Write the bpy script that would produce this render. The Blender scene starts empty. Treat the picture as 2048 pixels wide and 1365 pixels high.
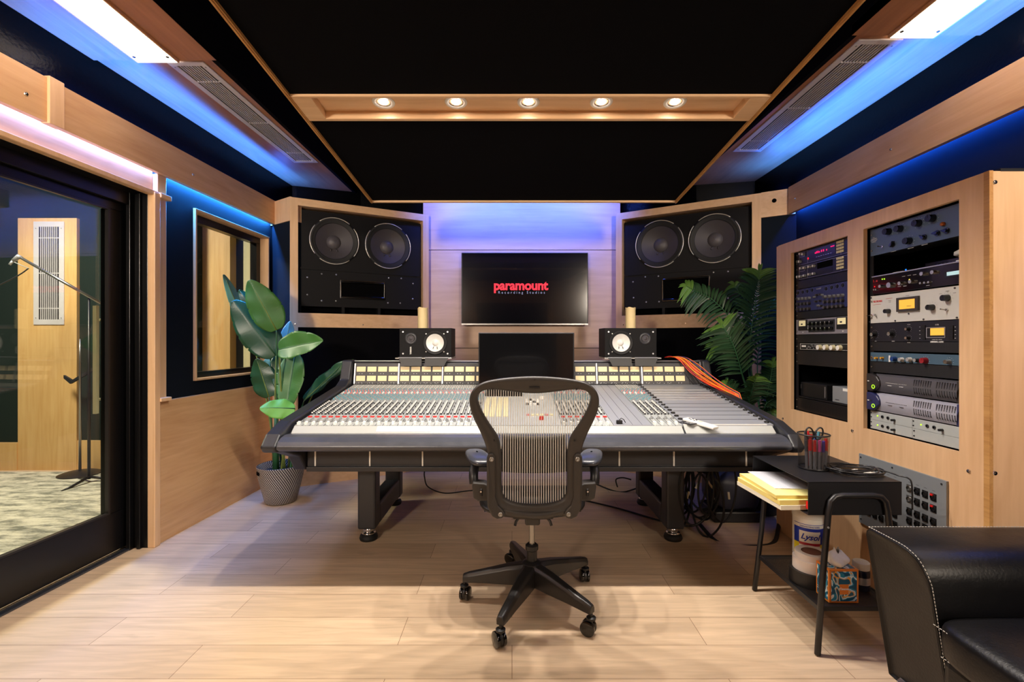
import bpy, bmesh, math, random
from mathutils import Vector, Matrix, Euler
R = random.Random(7)
SC = bpy.context.scene
COL = SC.collection
F, CX, CY, H = 940.0, 1024.0, 682.5, 1.23
PI = math.pi
V = Vector

def P(u, v, y):
    return V(((u - CX) * y / F, y, H - (v - CY) * y / F))

def onplane(u, v, p0, n):
    d = V(((u - CX) / F, 1, -(v - CY) / F)); c = V((0, 0, H))
    return c + d * ((V(p0) - c).dot(V(n)) / d.dot(V(n)))

def S(r, g, b):
    f = lambda c: (c / 255 / 12.92) if c / 255 <= 0.04045 else ((c / 255 + 0.055) / 1.055) ** 2.4
    return (f(r), f(g), f(b), 1)

# ------------------------------------------------------------------ materials
def new_mat(name):
    m = bpy.data.materials.new(name); m.use_nodes = True
    nt = m.node_tree; b = nt.nodes['Principled BSDF']
    return m, nt, b

def mat(name, col, rough=0.5, metal=0.0, em=None, es=0.0, spec=0.5, noise=0.0, nscale=30, bump=0.0, bscale=200, coat=0.0, rnoise=0.0):
    m, nt, b = new_mat(name)
    c = S(*col)
    b.inputs['Base Color'].default_value = c
    b.inputs['Roughness'].default_value = rough
    b.inputs['Metallic'].default_value = metal
    b.inputs['Specular IOR Level'].default_value = spec
    b.inputs['Coat Weight'].default_value = coat
    if em:
        b.inputs['Emission Color'].default_value = S(*em); b.inputs['Emission Strength'].default_value = es
    tc = nt.nodes.new('ShaderNodeTexCoord')
    n = nt.nodes.new('ShaderNodeTexNoise'); n.inputs['Scale'].default_value = nscale; n.inputs['Detail'].default_value = 4
    nt.links.new(tc.outputs['Object'], n.inputs['Vector'])
    r = nt.nodes.new('ShaderNodeMapRange')
    r.inputs['To Min'].default_value = 1 - (noise or 0.06); r.inputs['To Max'].default_value = 1 + (noise or 0.06)
    nt.links.new(n.outputs['Fac'], r.inputs['Value'])
    mx = nt.nodes.new('ShaderNodeVectorMath'); mx.operation = 'SCALE'
    mx.inputs[0].default_value = c[:3]
    nt.links.new(r.outputs['Result'], mx.inputs['Scale'])
    nt.links.new(mx.outputs['Vector'], b.inputs['Base Color'])
    if rnoise:
        r2 = nt.nodes.new('ShaderNodeMapRange'); r2.inputs['To Min'].default_value = max(0, rough - rnoise); r2.inputs['To Max'].default_value = rough + rnoise
        nt.links.new(n.outputs['Fac'], r2.inputs['Value']); nt.links.new(r2.outputs['Result'], b.inputs['Roughness'])
    if bump:
        n2 = nt.nodes.new('ShaderNodeTexNoise'); n2.inputs['Scale'].default_value = bscale; n2.inputs['Detail'].default_value = 3
        nt.links.new(tc.outputs['Object'], n2.inputs['Vector'])
        bp = nt.nodes.new('ShaderNodeBump'); bp.inputs['Strength'].default_value = bump; bp.inputs['Distance'].default_value = 0.002
        nt.links.new(n2.outputs['Fac'], bp.inputs['Height']); nt.links.new(bp.outputs['Normal'], b.inputs['Normal'])
    return m

def wood(name, c1, c2, axis='x', rough=0.42, fine=40, coarse=5, knots=True):
    m, nt, b = new_mat(name)
    L = nt.links.new; N = nt.nodes.new
    tc = N('ShaderNodeTexCoord'); mp = N('ShaderNodeMapping')
    sc = {'x': (0.06, 1, 1), 'y': (1, 0.06, 1), 'z': (1, 1, 0.06)}[axis]
    mp.inputs['Scale'].default_value = sc
    L(tc.outputs['Object'], mp.inputs['Vector'])
    n1 = N('ShaderNodeTexNoise'); n1.inputs['Scale'].default_value = fine; n1.inputs['Detail'].default_value = 6; n1.inputs['Distortion'].default_value = 0.6
    n2 = N('ShaderNodeTexNoise'); n2.inputs['Scale'].default_value = coarse; n2.inputs['Detail'].default_value = 3; n2.inputs['Distortion'].default_value = 1.5
    L(mp.outputs['Vector'], n1.inputs['Vector'])
    mp2 = N('ShaderNodeMapping'); mp2.inputs['Scale'].default_value = tuple(0.28 if s < 1 else 1 for s in sc)
    L(tc.outputs['Object'], mp2.inputs['Vector']); L(mp2.outputs['Vector'], n2.inputs['Vector'])
    mm = N('ShaderNodeMath'); mm.operation = 'MULTIPLY_ADD'; mm.inputs[1].default_value = 0.5
    L(n1.outputs['Fac'], mm.inputs[0])
    m3 = N('ShaderNodeMath'); m3.operation = 'MULTIPLY'; m3.inputs[1].default_value = 0.5
    L(n2.outputs['Fac'], m3.inputs[0]); L(m3.outputs['Value'], mm.inputs[2])
    rp = N('ShaderNodeValToRGB'); rp.color_ramp.elements[0].position = 0.3; rp.color_ramp.elements[1].position = 0.68
    rp.color_ramp.elements[0].color = S(*c2); rp.color_ramp.elements[1].color = S(*c1)
    L(mm.outputs['Value'], rp.inputs['Fac'])
    L(rp.outputs['Color'], b.inputs['Base Color'])
    b.inputs['Roughness'].default_value = rough; b.inputs['Specular IOR Level'].default_value = 0.4
    return m

def floor_mat():
    m, nt, b = new_mat('oak_planks'); L = nt.links.new; N = nt.nodes.new
    tc = N('ShaderNodeTexCoord')
    br = N('ShaderNodeTexBrick'); br.offset = 0.37; br.offset_frequency = 2; br.squash = 1.0
    br.inputs['Scale'].default_value = 1.0; br.inputs['Brick Width'].default_value = 1.25; br.inputs['Row Height'].default_value = 0.19
    br.inputs['Mortar Size'].default_value = 0.0012; br.inputs['Mortar Smooth'].default_value = 0.3
    br.inputs['Color1'].default_value = S(214, 188, 158); br.inputs['Color2'].default_value = S(194, 168, 140); br.inputs['Mortar'].default_value = S(120, 92, 68)
    br.inputs['Bias'].default_value = -0.1
    L(tc.outputs['Object'], br.inputs['Vector'])
    mp = N('ShaderNodeMapping'); mp.inputs['Scale'].default_value = (0.09, 1, 1); L(tc.outputs['Object'], mp.inputs['Vector'])
    # shift grain per plank row
    n1 = N('ShaderNodeTexNoise'); n1.inputs['Scale'].default_value = 38; n1.inputs['Detail'].default_value = 8; n1.inputs['Distortion'].default_value = 0.8
    L(mp.outputs['Vector'], n1.inputs['Vector'])
    r1 = N('ShaderNodeMapRange'); r1.inputs['From Min'].default_value = 0.3; r1.inputs['From Max'].default_value = 0.7; r1.inputs['To Min'].default_value = 0.84; r1.inputs['To Max'].default_value = 1.08
    L(n1.outputs['Fac'], r1.inputs['Value'])
    mp2 = N('ShaderNodeMapping'); mp2.inputs['Scale'].default_value = (0.3, 1, 1); L(tc.outputs['Object'], mp2.inputs['Vector'])
    n2 = N('ShaderNodeTexNoise'); n2.inputs['Scale'].default_value = 9; n2.inputs['Detail'].default_value = 4; L(mp2.outputs['Vector'], n2.inputs['Vector'])
    r2 = N('ShaderNodeMapRange'); r2.inputs['From Min'].default_value = 0.66; r2.inputs['From Max'].default_value = 0.8; r2.inputs['To Min'].default_value = 1.0; r2.inputs['To Max'].default_value = 0.62
    L(n2.outputs['Fac'], r2.inputs['Value'])
    mu = N('ShaderNodeMath'); mu.operation = 'MULTIPLY'; L(r1.outputs['Result'], mu.inputs[0]); L(r2.outputs['Result'], mu.inputs[1])
    vs = N('ShaderNodeVectorMath'); vs.operation = 'SCALE'; L(br.outputs['Color'], vs.inputs[0]); L(mu.outputs['Value'], vs.inputs['Scale'])
    L(vs.outputs['Vector'], b.inputs['Base Color'])
    b.inputs['Roughness'].default_value = 0.42; b.inputs['Specular IOR Level'].default_value = 0.35
    bp = N('ShaderNodeBump'); bp.inputs['Strength'].default_value = 0.15; bp.inputs['Distance'].default_value = 0.001
    L(n1.outputs['Fac'], bp.inputs['Height']); L(bp.outputs['Normal'], b.inputs['Normal'])
    return m

def glass_mat(name, tint=(1, 1, 1), refl=1.0):
    m = bpy.data.materials.new(name); m.use_nodes = True; nt = m.node_tree; nt.nodes.clear()
    L = nt.links.new; N = nt.nodes.new
    o = N('ShaderNodeOutputMaterial'); t = N('ShaderNodeBsdfTransparent'); t.inputs[0].default_value = (*tint, 1)
    g = N('ShaderNodeBsdfGlossy'); g.inputs['Roughness'].default_value = 0.01
    lw = N('ShaderNodeLayerWeight'); lw.inputs['Blend'].default_value = 0.5
    pw = N('ShaderNodeMath'); pw.operation = 'POWER'; pw.inputs[1].default_value = 5.0; L(lw.outputs['Facing'], pw.inputs[0])
    ml = N('ShaderNodeMath'); ml.operation = 'MULTIPLY_ADD'; ml.inputs[1].default_value = 0.96 * refl; ml.inputs[2].default_value = 0.045 * refl; L(pw.outputs[0], ml.inputs[0])
    mx = N('ShaderNodeMixShader'); L(ml.outputs[0], mx.inputs[0]); L(t.outputs[0], mx.inputs[1]); L(g.outputs[0], mx.inputs[2]); L(mx.outputs[0], o.inputs[0])
    return m

def emit(name, col, st):
    m, nt, b = new_mat(name)
    b.inputs['Base Color'].default_value = S(*col); b.inputs['Emission Color'].default_value = S(*col); b.inputs['Emission Strength'].default_value = st
    b.inputs['Roughness'].default_value = 0.5
    return m

def grid_mat(name, base, dot, nx, ny, fx=0.5, fy=0.5, rough=0.4, coord='Object', offs=(0, 0), metal=0.0, axes='xy'):
    """base colour with a regular grid of rectangles of colour dot; nx, ny cells per metre"""
    m, nt, b = new_mat(name); L = nt.links.new; N = nt.nodes.new
    tc = N('ShaderNodeTexCoord'); sp = N('ShaderNodeSeparateXYZ'); L(tc.outputs[coord], sp.inputs[0])
    def band(sock, n, f, off):
        a = N('ShaderNodeMath'); a.operation = 'MULTIPLY_ADD'; a.inputs[1].default_value = n; a.inputs[2].default_value = off; L(sock, a.inputs[0])
        fr = N('ShaderNodeMath'); fr.operation = 'FRACT'; L(a.outputs[0], fr.inputs[0])
        lt = N('ShaderNodeMath'); lt.operation = 'LESS_THAN'; lt.inputs[1].default_value = f; L(fr.outputs[0], lt.inputs[0])
        return lt.outputs[0]
    ax = {'x': 0, 'y': 1, 'z': 2}
    bx = band(sp.outputs[ax[axes[0]]], nx, fx, offs[0]); by = band(sp.outputs[ax[axes[1]]], ny, fy, offs[1])
    mu = N('ShaderNodeMath'); mu.operation = 'MULTIPLY'; L(bx, mu.inputs[0]); L(by, mu.inputs[1])
    mx = N('ShaderNodeMix'); mx.data_type = 'RGBA'; L(mu.outputs[0], mx.inputs[0])
    mx.inputs[6].default_value = S(*base); mx.inputs[7].default_value = S(*dot)
    L(mx.outputs[2], b.inputs['Base Color']); b.inputs['Roughness'].default_value = rough; b.inputs['Metallic'].default_value = metal
    return m, mu.outputs[0], b, nt

def perforated(name, col, nx, f, axes='xy'):
    m, fac, b, nt = grid_mat(name, col, col, nx, nx, f, f, axes=axes)
    N = nt.nodes.new; L = nt.links.new
    o = [n for n in nt.nodes if n.type == 'OUTPUT_MATERIAL'][0]
    t = N('ShaderNodeBsdfTransparent'); mx = N('ShaderNodeMixShader')
    L(fac, mx.inputs[0]); L(b.outputs[0], mx.inputs[1]); L(t.outputs[0], mx.inputs[2]); L(mx.outputs[0], o.inputs[0])
    return m

M = {}
M['maple_x'] = wood('maple_x', (230, 192, 150), (210, 168, 126), 'x')
M['maple_y'] = wood('maple_y', (222, 180, 132), (198, 150, 104), 'y')  # same maple kept deeper orange; lighting on the bands is in the colour
M['maple_z'] = wood('maple_z', (230, 192, 150), (210, 168, 126), 'z')
M['maple_edge'] = wood('maple_edge', (204, 156, 96), (160, 112, 62), 'y', fine=90)
M['soffit'] = wood('soffit_wood', (178, 124, 86), (146, 98, 66), 'y')  # maple darkened; the weaker light up there is put into the colour
M['panel'] = wood('panel_wood', (214, 182, 158), (190, 156, 132), 'x', fine=25)
M['gap'] = mat('joint_gap', (60, 45, 38), 0.8)
M['floor'] = floor_mat()
M['fabric'] = mat('navy_fabric', (18, 24, 33), 0.9, spec=0.1, bump=0.3, bscale=900)
M['cab_black'] = mat('cabinet_black', (15, 14, 16), 0.6, spec=0.2)
M['black_fabric'] = mat('black_fabric', (12, 12, 15), 0.95, spec=0.05, bump=0.3, bscale=700)
M['black_paint'] = mat('black_paint', (3, 3, 4), 0.24, spec=0.09, bump=0.5, bscale=60)
M['black_door'] = mat('black_door_paint', (11, 11, 13), 0.3, spec=0.4)
M['black'] = mat('black_plastic', (22, 22, 24), 0.42)
M['black_gloss'] = mat('black_gloss', (10, 10, 12), 0.12, coat=0.3)
M['black_metal'] = mat('black_metal', (24, 24, 28), 0.38, spec=0.5)
M['charcoal'] = mat('charcoal_metal', (42, 42, 46), 0.42, spec=0.5, bump=0.05)
M['cone'] = mat('woofer_cone', (62, 58, 62), 0.6, bump=0.2)
M['dustcap'] = mat('dust_cap', (74, 70, 74), 0.5)
M['rubber'] = mat('rubber', (16, 16, 17), 0.65)
M['ring'] = mat('bright_ring', (215, 210, 200), 0.3, metal=0.6)
M['chrome'] = mat('chrome', (220, 220, 222), 0.15, metal=1.0)
M['silver'] = mat('silver', (196, 196, 200), 0.35, metal=0.7)
M['steel'] = mat('brushed_steel', (160, 158, 155), 0.3, metal=0.9)
M['white'] = mat('white_plastic', (232, 230, 224), 0.4)
M['vent'] = mat('vent_white', (205, 200, 205), 0.45)
M['dark'] = mat('dark_void', (5, 5, 6), 0.9, spec=0.05)
M['leather'] = mat('black_leather', (11, 11, 14), 0.38, spec=0.32, bump=0.3, bscale=130, rnoise=0.06)
M['arm_leather'] = mat('worn_leather', (64, 66, 74), 0.32, spec=0.55, bump=0.3, bscale=180, noise=0.25, nscale=14, rnoise=0.08)  # black leather lightened to grey; the top's highlight is put into the colour
M['stitch'] = mat('stitch_thread', (190, 188, 182), 0.7)
M['console'] = mat('console_grey', (178, 180, 178), 0.45, noise=0.05)
M['console_b'] = mat('console_blank', (138, 141, 148), 0.4, noise=0.03)
M['tray'] = mat('script_tray', (168, 171, 168), 0.3, noise=0.05, nscale=8)
M['console_blk'] = mat('console_black', (34, 35, 40), 0.4)
M['knob_w'] = mat('knob_white', (222, 220, 214), 0.4)
M['knob_g'] = mat('knob_grey', (142, 145, 146), 0.4)
M['knob_t'] = mat('knob_teal', (105, 148, 158), 0.4)
M['knob_d'] = mat('knob_dark', (44, 44, 48), 0.4)
M['knob_p'] = mat('knob_pink', (205, 130, 126), 0.4)
M['red'] = mat('red_plastic', (205, 30, 28), 0.35)
M['meter'] = emit('meter_face', (240, 214, 166), 0.10)
M['candle'] = mat('candle_wax', (236, 214, 160), 0.5)
M['plate_grey'] = mat('plate_grey', (142, 147, 152), 0.35, metal=0.25)
M['amber'] = emit('vu_amber', (244, 184, 70), 0.45)
M['vu_pale'] = emit('vu_pale', (232, 220, 170), 0.25)
M['vu_blue'] = emit('vu_blue', (170, 205, 210), 0.6)
M['led_red'] = emit('led_red', (255, 20, 30), 2)
M['led_green'] = emit('led_green', (170, 240, 40), 1.5)
M['led_blue'] = emit('led_blue', (30, 120, 220), 1.2)
M['led_yellow'] = emit('led_yellow', (250, 220, 60), 1.5)
M['seg'] = emit('display_magenta', (230, 20, 90), 1.5)
M['txt_w'] = mat('white_lettering', (225, 225, 225), 0.6)
M['txt_k'] = mat('dark_lettering', (40, 40, 44), 0.6)
M['txt_r'] = mat('red_lettering', (200, 40, 50), 0.6)
M['glass'] = glass_mat('window_glass', (0.93, 0.97, 0.95), 1.0)
M['chair'] = mat('chair_frame', (54, 51, 49), 0.42, spec=0.4, bump=0.12, bscale=400)
M['chair_dk'] = mat('chair_dark', (30, 28, 28), 0.35, spec=0.5)
M['strand'] = mat('chair_strand', (240, 238, 232), 0.3)
M['pad'] = mat('armpad_vinyl', (52, 55, 64), 0.28, spec=0.6, noise=0.2, nscale=20)
M['leaf'] = mat('leaf_green', (60, 108, 48), 0.42, spec=0.5, noise=0.25, nscale=9)
M['leaf_dk'] = mat('leaf_dark', (30, 72, 46), 0.35, spec=0.5, noise=0.25, nscale=9)
M['leaf_lt'] = mat('leaf_light', (98, 160, 62), 0.5, noise=0.2, nscale=9)
M['leaf_bl'] = mat('leaf_bluish', (110, 170, 178), 0.3, spec=0.7, noise=0.2, nscale=20)  # green leaves; the blue backlight on them is put into the colour
M['stem'] = mat('stem_green', (112, 128, 58), 0.45, noise=0.2)
M['stem_dk'] = mat('stem_dark', (46, 92, 58), 0.45, noise=0.2)
M['palm'] = mat('palm_green', (36, 66, 40), 0.38, spec=0.5, noise=0.35, nscale=6)
M['palm_lt'] = mat('palm_tip_green', (84, 122, 52), 0.4, noise=0.25, nscale=8)
M['trunk'] = mat('palm_trunk', (96, 82, 68), 0.8, noise=0.3)
M['booth_wood'] = wood('booth_wood', (226, 186, 128), (206, 160, 100), 'z', rough=0.5)
M['booth_cream'] = mat('booth_cream', (222, 212, 170), 0.7)
M['booth_fabric'] = mat('booth_fabric', (34, 44, 42), 0.9, spec=0.1)
M['booth_fabric2'] = mat('booth_fabric_grey', (70, 74, 78), 0.9, spec=0.1)
M['sill'] = mat('sill_metal', (90, 96, 110), 0.22, metal=0.8)
# ------------------------------------------------------------------ mesh builder
WM = {}
class B:
    def __init__(s): s.bm = bmesh.new()
    def face(s, pts, m=0):
        vs = [s.bm.verts.new(V(p)) for p in pts]
        try:
            f = s.bm.faces.new(vs); f.material_index = m; return f
        except ValueError: return None
    def hexa(s, f, a0, a1, b0, b1, c0, c1, m=0):
        v = [s.bm.verts.new(V(f(a, b, c))) for c in (c0, c1) for b in (b0, b1) for a in (a0, a1)]
        for q in ((0, 2, 3, 1), (4, 5, 7, 6), (0, 1, 5, 4), (2, 6, 7, 3), (0, 4, 6, 2), (1, 3, 7, 5)):
            fc = s.bm.faces.new([v[i] for i in q]); fc.material_index = m
        return s
    def box(s, x0, x1, y0, y1, z0, z1, m=0):
        return s.hexa(lambda a, b, c: (a, b, c), x0, x1, y0, y1, z0, z1, m)
    def ring(s, c, ax, r, n, ph=0.0, ref=None, ry=None):
        ax = V(ax).normalized()
        ref = V(ref) if ref is not None else (V((0, 0, 1)) if abs(ax.z) < 0.9 else V((1, 0, 0)))
        a = ax.cross(ref).normalized(); b = a.cross(ax).normalized()
        ry = r if ry is None else ry
        return [s.bm.verts.new(V(c) + a * (r * math.cos(ph + 2 * PI * i / n)) + b * (ry * math.sin(ph + 2 * PI * i / n))) for i in range(n)]
    def bridge(s, r0, r1, m=0, closed=True):
        n = len(r0)
        for i in range(n if closed else n - 1):
            j = (i + 1) % n
            f = s.bm.faces.new([r0[i], r0[j], r1[j], r1[i]]); f.material_index = m
    def cap(s, r, m=0, flip=False):
        f = s.bm.faces.new(list(reversed(r)) if flip else r); f.material_index = m
    def cyl(s, a, b, r0, r1=None, n=16, m=0, m2=None, cap=True, ph=0.0):
        r1 = r0 if r1 is None else r1
        ax = V(b) - V(a)
        p = s.ring(a, ax, r0, n, ph); q = s.ring(b, ax, r1, n, ph)
        s.bridge(p, q, m)
        if cap:
            s.cap(p, m, True); s.cap(q, m if m2 is None else m2)
        return s
    def tube(s, pts, r, n=8, m=0, closed=False, flat=1.0, ref=None):
        pts = [V(p) for p in pts]; k = len(pts); rings = []
        nrm = None
        for i in range(k):
            if closed: t = pts[(i + 1) % k] - pts[i - 1]
            else: t = pts[min(i + 1, k - 1)] - pts[max(i - 1, 0)]
            if t.length < 1e-9: t = V((0, 0, 1))
            t.normalize()
            if nrm is None:
                rf = V(ref) if ref is not None else (V((0, 0, 1)) if abs(t.z) < 0.9 else V((1, 0, 0)))
                nrm = (rf - t * rf.dot(t)).normalized()
            else:
                nrm = (nrm - t * nrm.dot(t))
                nrm = nrm.normalized() if nrm.length > 1e-6 else V((0, 0, 1))
            bn = t.cross(nrm)
            rr = r[i] if isinstance(r, (list, tuple)) else r
            rings.append([s.bm.verts.new(pts[i] + bn * rr * math.cos(2 * PI * j / n) + nrm * rr * flat * math.sin(2 * PI * j / n)) for j in range(n)])
        for i in range(k - 1): s.bridge(rings[i], rings[i + 1], m)
        if closed: s.bridge(rings[-1], rings[0], m)
        else:
            s.cap(rings[0], m, True); s.cap(rings[-1], m)
        return s
    def lathe(s, prof, c=(0, 0, 0), ax=(0, 0, 1), n=24, mi=None, m=0, capa=False, capb=False, sx=1.0):
        rings = []
        for (r, h) in prof:
            rings.append(s.ring(V(c) + V(ax).normalized() * h, ax, max(r, 1e-4) * sx, n, ry=max(r, 1e-4)))
        for i in range(len(rings) - 1): s.bridge(rings[i], rings[i + 1], mi[i] if mi else m)
        if capa: s.cap(rings[0], mi[0] if mi else m, True)
        if capb: s.cap(rings[-1], mi[-1] if mi else m)
        return s
    def prism(s, poly, ex, m=0, m2=None):
        a = [s.bm.verts.new(V(p)) for p in poly]; b = [s.bm.verts.new(V(p) + V(ex)) for p in poly]
        s.bridge(a, b, m); s.cap(a, m if m2 is None else m2, True); s.cap(b, m if m2 is None else m2)
        return s
    def grid(s, fn, nu, nv, m=0, closed_u=False):
        g = [[s.bm.verts.new(V(fn(i / nu, j / nv))) for i in range(nu + (0 if closed_u else 1))] for j in range(nv + 1)]
        w = len(g[0])
        for j in range(nv):
            for i in range(nu):
                f = s.bm.faces.new([g[j][i], g[j][(i + 1) % w], g[j + 1][(i + 1) % w], g[j + 1][i]]); f.material_index = m
        return s
    def sphere(s, c, rx, ry, rz, nu=16, nv=10, m=0):
        return s.grid(lambda u, v: (c[0] + rx * math.cos(2 * PI * u) * math.sin(PI * (0.002 + .996 * v)), c[1] + ry * math.sin(2 * PI * u) * math.sin(PI * (0.002 + .996 * v)), c[2] - rz * math.cos(PI * (0.002 + .996 * v))), nu, nv, m, True)
    def build(s, name, mats, parent=None, world=True, smooth=False, bevel=0, solid=0, sub=0, label=None, seg=2, autos=False):
        me = bpy.data.meshes.new(name)
        if parent is not None and world:
            s.bm.transform(WM[parent].inverted())
        bmesh.ops.recalc_face_normals(s.bm, faces=s.bm.faces)
        if smooth:
            for f in s.bm.faces: f.smooth = True
        if autos:
            for f in s.bm.faces: f.smooth = True
            for e in s.bm.edges:
                if len(e.link_faces) == 2 and e.calc_face_angle(0) > 0.7: e.smooth = False
        s.bm.to_mesh(me); s.bm.free()
        for mm in (mats if isinstance(mats, (list, tuple)) else [mats]):
            me.materials.append(M[mm] if isinstance(mm, str) else mm)
        o = bpy.data.objects.new(name, me); COL.objects.link(o)
        if parent is not None:
            o.parent = parent; WM[o] = WM[parent]
        else: WM[o] = Matrix.Identity(4)
        if bevel:
            b = o.modifiers.new('bevel', 'BEVEL'); b.width = bevel; b.segments = seg; b.limit_method = 'ANGLE'; b.angle_limit = 0.6
        if solid:
            b = o.modifiers.new('solid', 'SOLIDIFY'); b.thickness = solid; b.offset = 0
        if sub:
            b = o.modifiers.new('sub', 'SUBSURF'); b.levels = sub; b.render_levels = sub
        if label: o['label'] = label
        return o

def tag(o, label, cat, group=None, kind=None):
    if label: o['label'] = label
    if cat: o['category'] = cat
    if group: o['group'] = group
    if kind: o['kind'] = kind
    return o

def struct(o, label=None):
    o['kind'] = 'structure'
    if label: o['label'] = label
    return o

def thing(name, label, cat, loc=(0, 0, 0), rz=0.0, group=None, Mx=None):
    o = bpy.data.objects.new(name, None); COL.objects.link(o); o.empty_display_size = 0.05
    W = Mx if Mx is not None else Matrix.Translation(V(loc)) @ Matrix.Rotation(rz, 4, 'Z')
    o.matrix_basis = W; WM[o] = W
    return tag(o, label, cat, group)

def place(o, W):
    o.matrix_basis = W; WM[o] = W

def dup(root, W, label=None, group=None):
    def rec(o, par):
        c = o.copy(); COL.objects.link(c)
        if par is not None: c.parent = par; WM[c] = WM[par]
        for ch in list(o.children): rec_later.append((ch, c))
        return c
    rec_later = []
    r = rec(root, None); r.matrix_basis = W; WM[r] = W
    while rec_later:
        ch, p = rec_later.pop(); rec(ch, p)
    if label: r['label'] = label
    if group: r['group'] = group
    return r

def text(name, s, size, W, mt, parent=None, align='CENTER', off=0.0, ex=0.0004, space=1.0, label=None, sx=1.0):
    cu = bpy.data.curves.new('t', 'FONT'); cu.body = s; cu.size = size; cu.align_x = align; cu.align_y = 'CENTER'
    cu.extrude = ex; cu.offset = off; cu.space_character = space; cu.resolution_u = 3
    to = bpy.data.objects.new('t', cu); COL.objects.link(to)
    dg = bpy.context.evaluated_depsgraph_get()
    me = bpy.data.meshes.new_from_object(to.evaluated_get(dg))
    bpy.data.objects.remove(to)
    me.name = name
    me.transform((WM[parent].inverted() if parent is not None else Matrix.Identity(4)) @ W @ Matrix.Diagonal((sx, 1, 1, 1)))
    me.materials.clear(); me.materials.append(M[mt] if isinstance(mt, str) else mt)
    o = bpy.data.objects.new(name, me); COL.objects.link(o)
    if parent is not None: o.parent = parent; WM[o] = WM[parent]
    if label: o['label'] = label
    return o

RX90 = Matrix.Rotation(PI / 2, 4, 'X')
def TM(x, y, z): return Matrix.Translation(V((x, y, z)))
def spline(pts, n=8, closed=False):
    pts = [V(p) for p in pts]; k = len(pts); out = []
    g = lambda i: pts[i % k] if closed else pts[max(0, min(k - 1, i))]
    for i in range(k if closed else k - 1):
        p0, p1, p2, p3 = g(i - 1), g(i), g(i + 1), g(i + 2)
        for j in range(n):
            t = j / n
            out.append(0.5 * ((2 * p1) + (p2 - p0) * t + (2 * p0 - 5 * p1 + 4 * p2 - p3) * t * t + (3 * p1 - p0 - 3 * p2 + p3) * t ** 3))
    if not closed: out.append(pts[-1])
    return out

def bolt(parent, p, n, r=0.008, world=True):
    b = B(); n = V(n).normalized()
    b.cyl(V(p), V(p) + n * 0.004, r, r * 0.8, 10)
    b.cyl(V(p) + n * 0.004, V(p) + n * 0.006, r * 0.45, r * 0.4, 6)
    return b.build('bolt', 'chrome', parent, world)

def cut(o, cutters):
    """subtract the cutter meshes (bmesh builders) from o and bake the result"""
    tmp = []
    for cb in cutters:
        bmesh.ops.recalc_face_normals(cb.bm, faces=cb.bm.faces)
        me = bpy.data.meshes.new('c'); cb.bm.to_mesh(me); c = bpy.data.objects.new('c', me); COL.objects.link(c)
        if o.parent is not None: c.parent = o.parent
        tmp.append(c); md = o.modifiers.new('b', 'BOOLEAN'); md.operation = 'DIFFERENCE'; md.solver = 'EXACT'; md.object = c
    bpy.context.view_layer.update()
    me = bpy.data.meshes.new_from_object(o.evaluated_get(bpy.context.evaluated_depsgraph_get()))
    o.modifiers.clear(); o.data = me
    for c in tmp: bpy.data.objects.remove(c)
    return o

# ------------------------------------------------------------------ the room
def XL(y): return -2.142 + 0.045 * (y - 2.83)
def WL(y, d, z): return (XL(y) + d, y, z)

b = B(); b.box(-6.2, 3.2, -3.2, 6.0, -0.1, 0); struct(b.build('floor', 'floor'))
b = B(); b.box(-6.2, 3.2, -3.2, 6.0, 3.0, 3.1); struct(b.build('ceiling', 'black_fabric'))

# left wall (materials: 0 maple, 1 navy fabric, 2 black paint)
b = B()
h = lambda *a: b.hexa(WL, *a)
h(2.83, 4.10, -0.14, 0.0, 0, 0.862, 0)                 # lower maple
h(2.83, 3.19, -0.14, -0.03, 0.862, 2.42, 1)
h(4.055, 4.16, -0.14, -0.03, 0.862, 2.40, 1)
h(3.19, 4.055, -0.14, -0.03, 0.862, 0.972, 1)
h(3.19, 4.055, -0.14, -0.03, 2.118, 2.42, 1)
h(0.9, 2.83, -0.14, -0.024, 2.118, 2.42, 3)            # lintel
h(-3.2, 0.9, -0.14, 0.0, 0, 2.42, 0)
h(-3.2, 4.56, -0.14, -0.03, 2.42, 3.0, 2)
struct(b.build('wall_left', ['maple_y', 'fabric', 'black_paint', 'maple_y']))
# casing round the door
b = B()
b.hexa(WL, 2.792, 2.835, -0.03, 0.022, 0, 2.118)
b.hexa(WL, 0.9, 2.835, -0.024, 0.016, 2.100, 2.128)
b.hexa(WL, 2.835, 2.905, -0.03, 0.004, 0.862, 2.24)
b.hexa(WL, 2.830, 2.915, -0.03, 0.03, 2.095, 2.125)
b.hexa(WL, 2.830, 2.915, -0.03, 0.03, 0.862, 0.885)
struct(b.build('trim_1', 'maple_z', bevel=0.004), 'maple casing around the sliding glass door')
# band left
b = B()
b.hexa(WL, 2.24, 4.12, 0.0, 0.03, 2.24, 2.445); b.hexa(WL, -3.2, 2.19, 0.0, 0.03, 2.24, 2.445)
bl = struct(b.build('trim_2', 'maple_y'), 'maple band running high along the left wall')
b = B(); b.hexa(WL, 2.165, 2.235, 0.0, 0.042, 2.235, 2.455); b.build('joint_cover', 'maple_z', bl, bevel=0.003)
for (u, v) in ((52, 188), (112, 215), (386, 350)):
    bolt(bl, onplane(u, v, WL(3, 0.03, 0), (1, -0.045, 0)), (1, -0.045, 0), 0.009)
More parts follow.
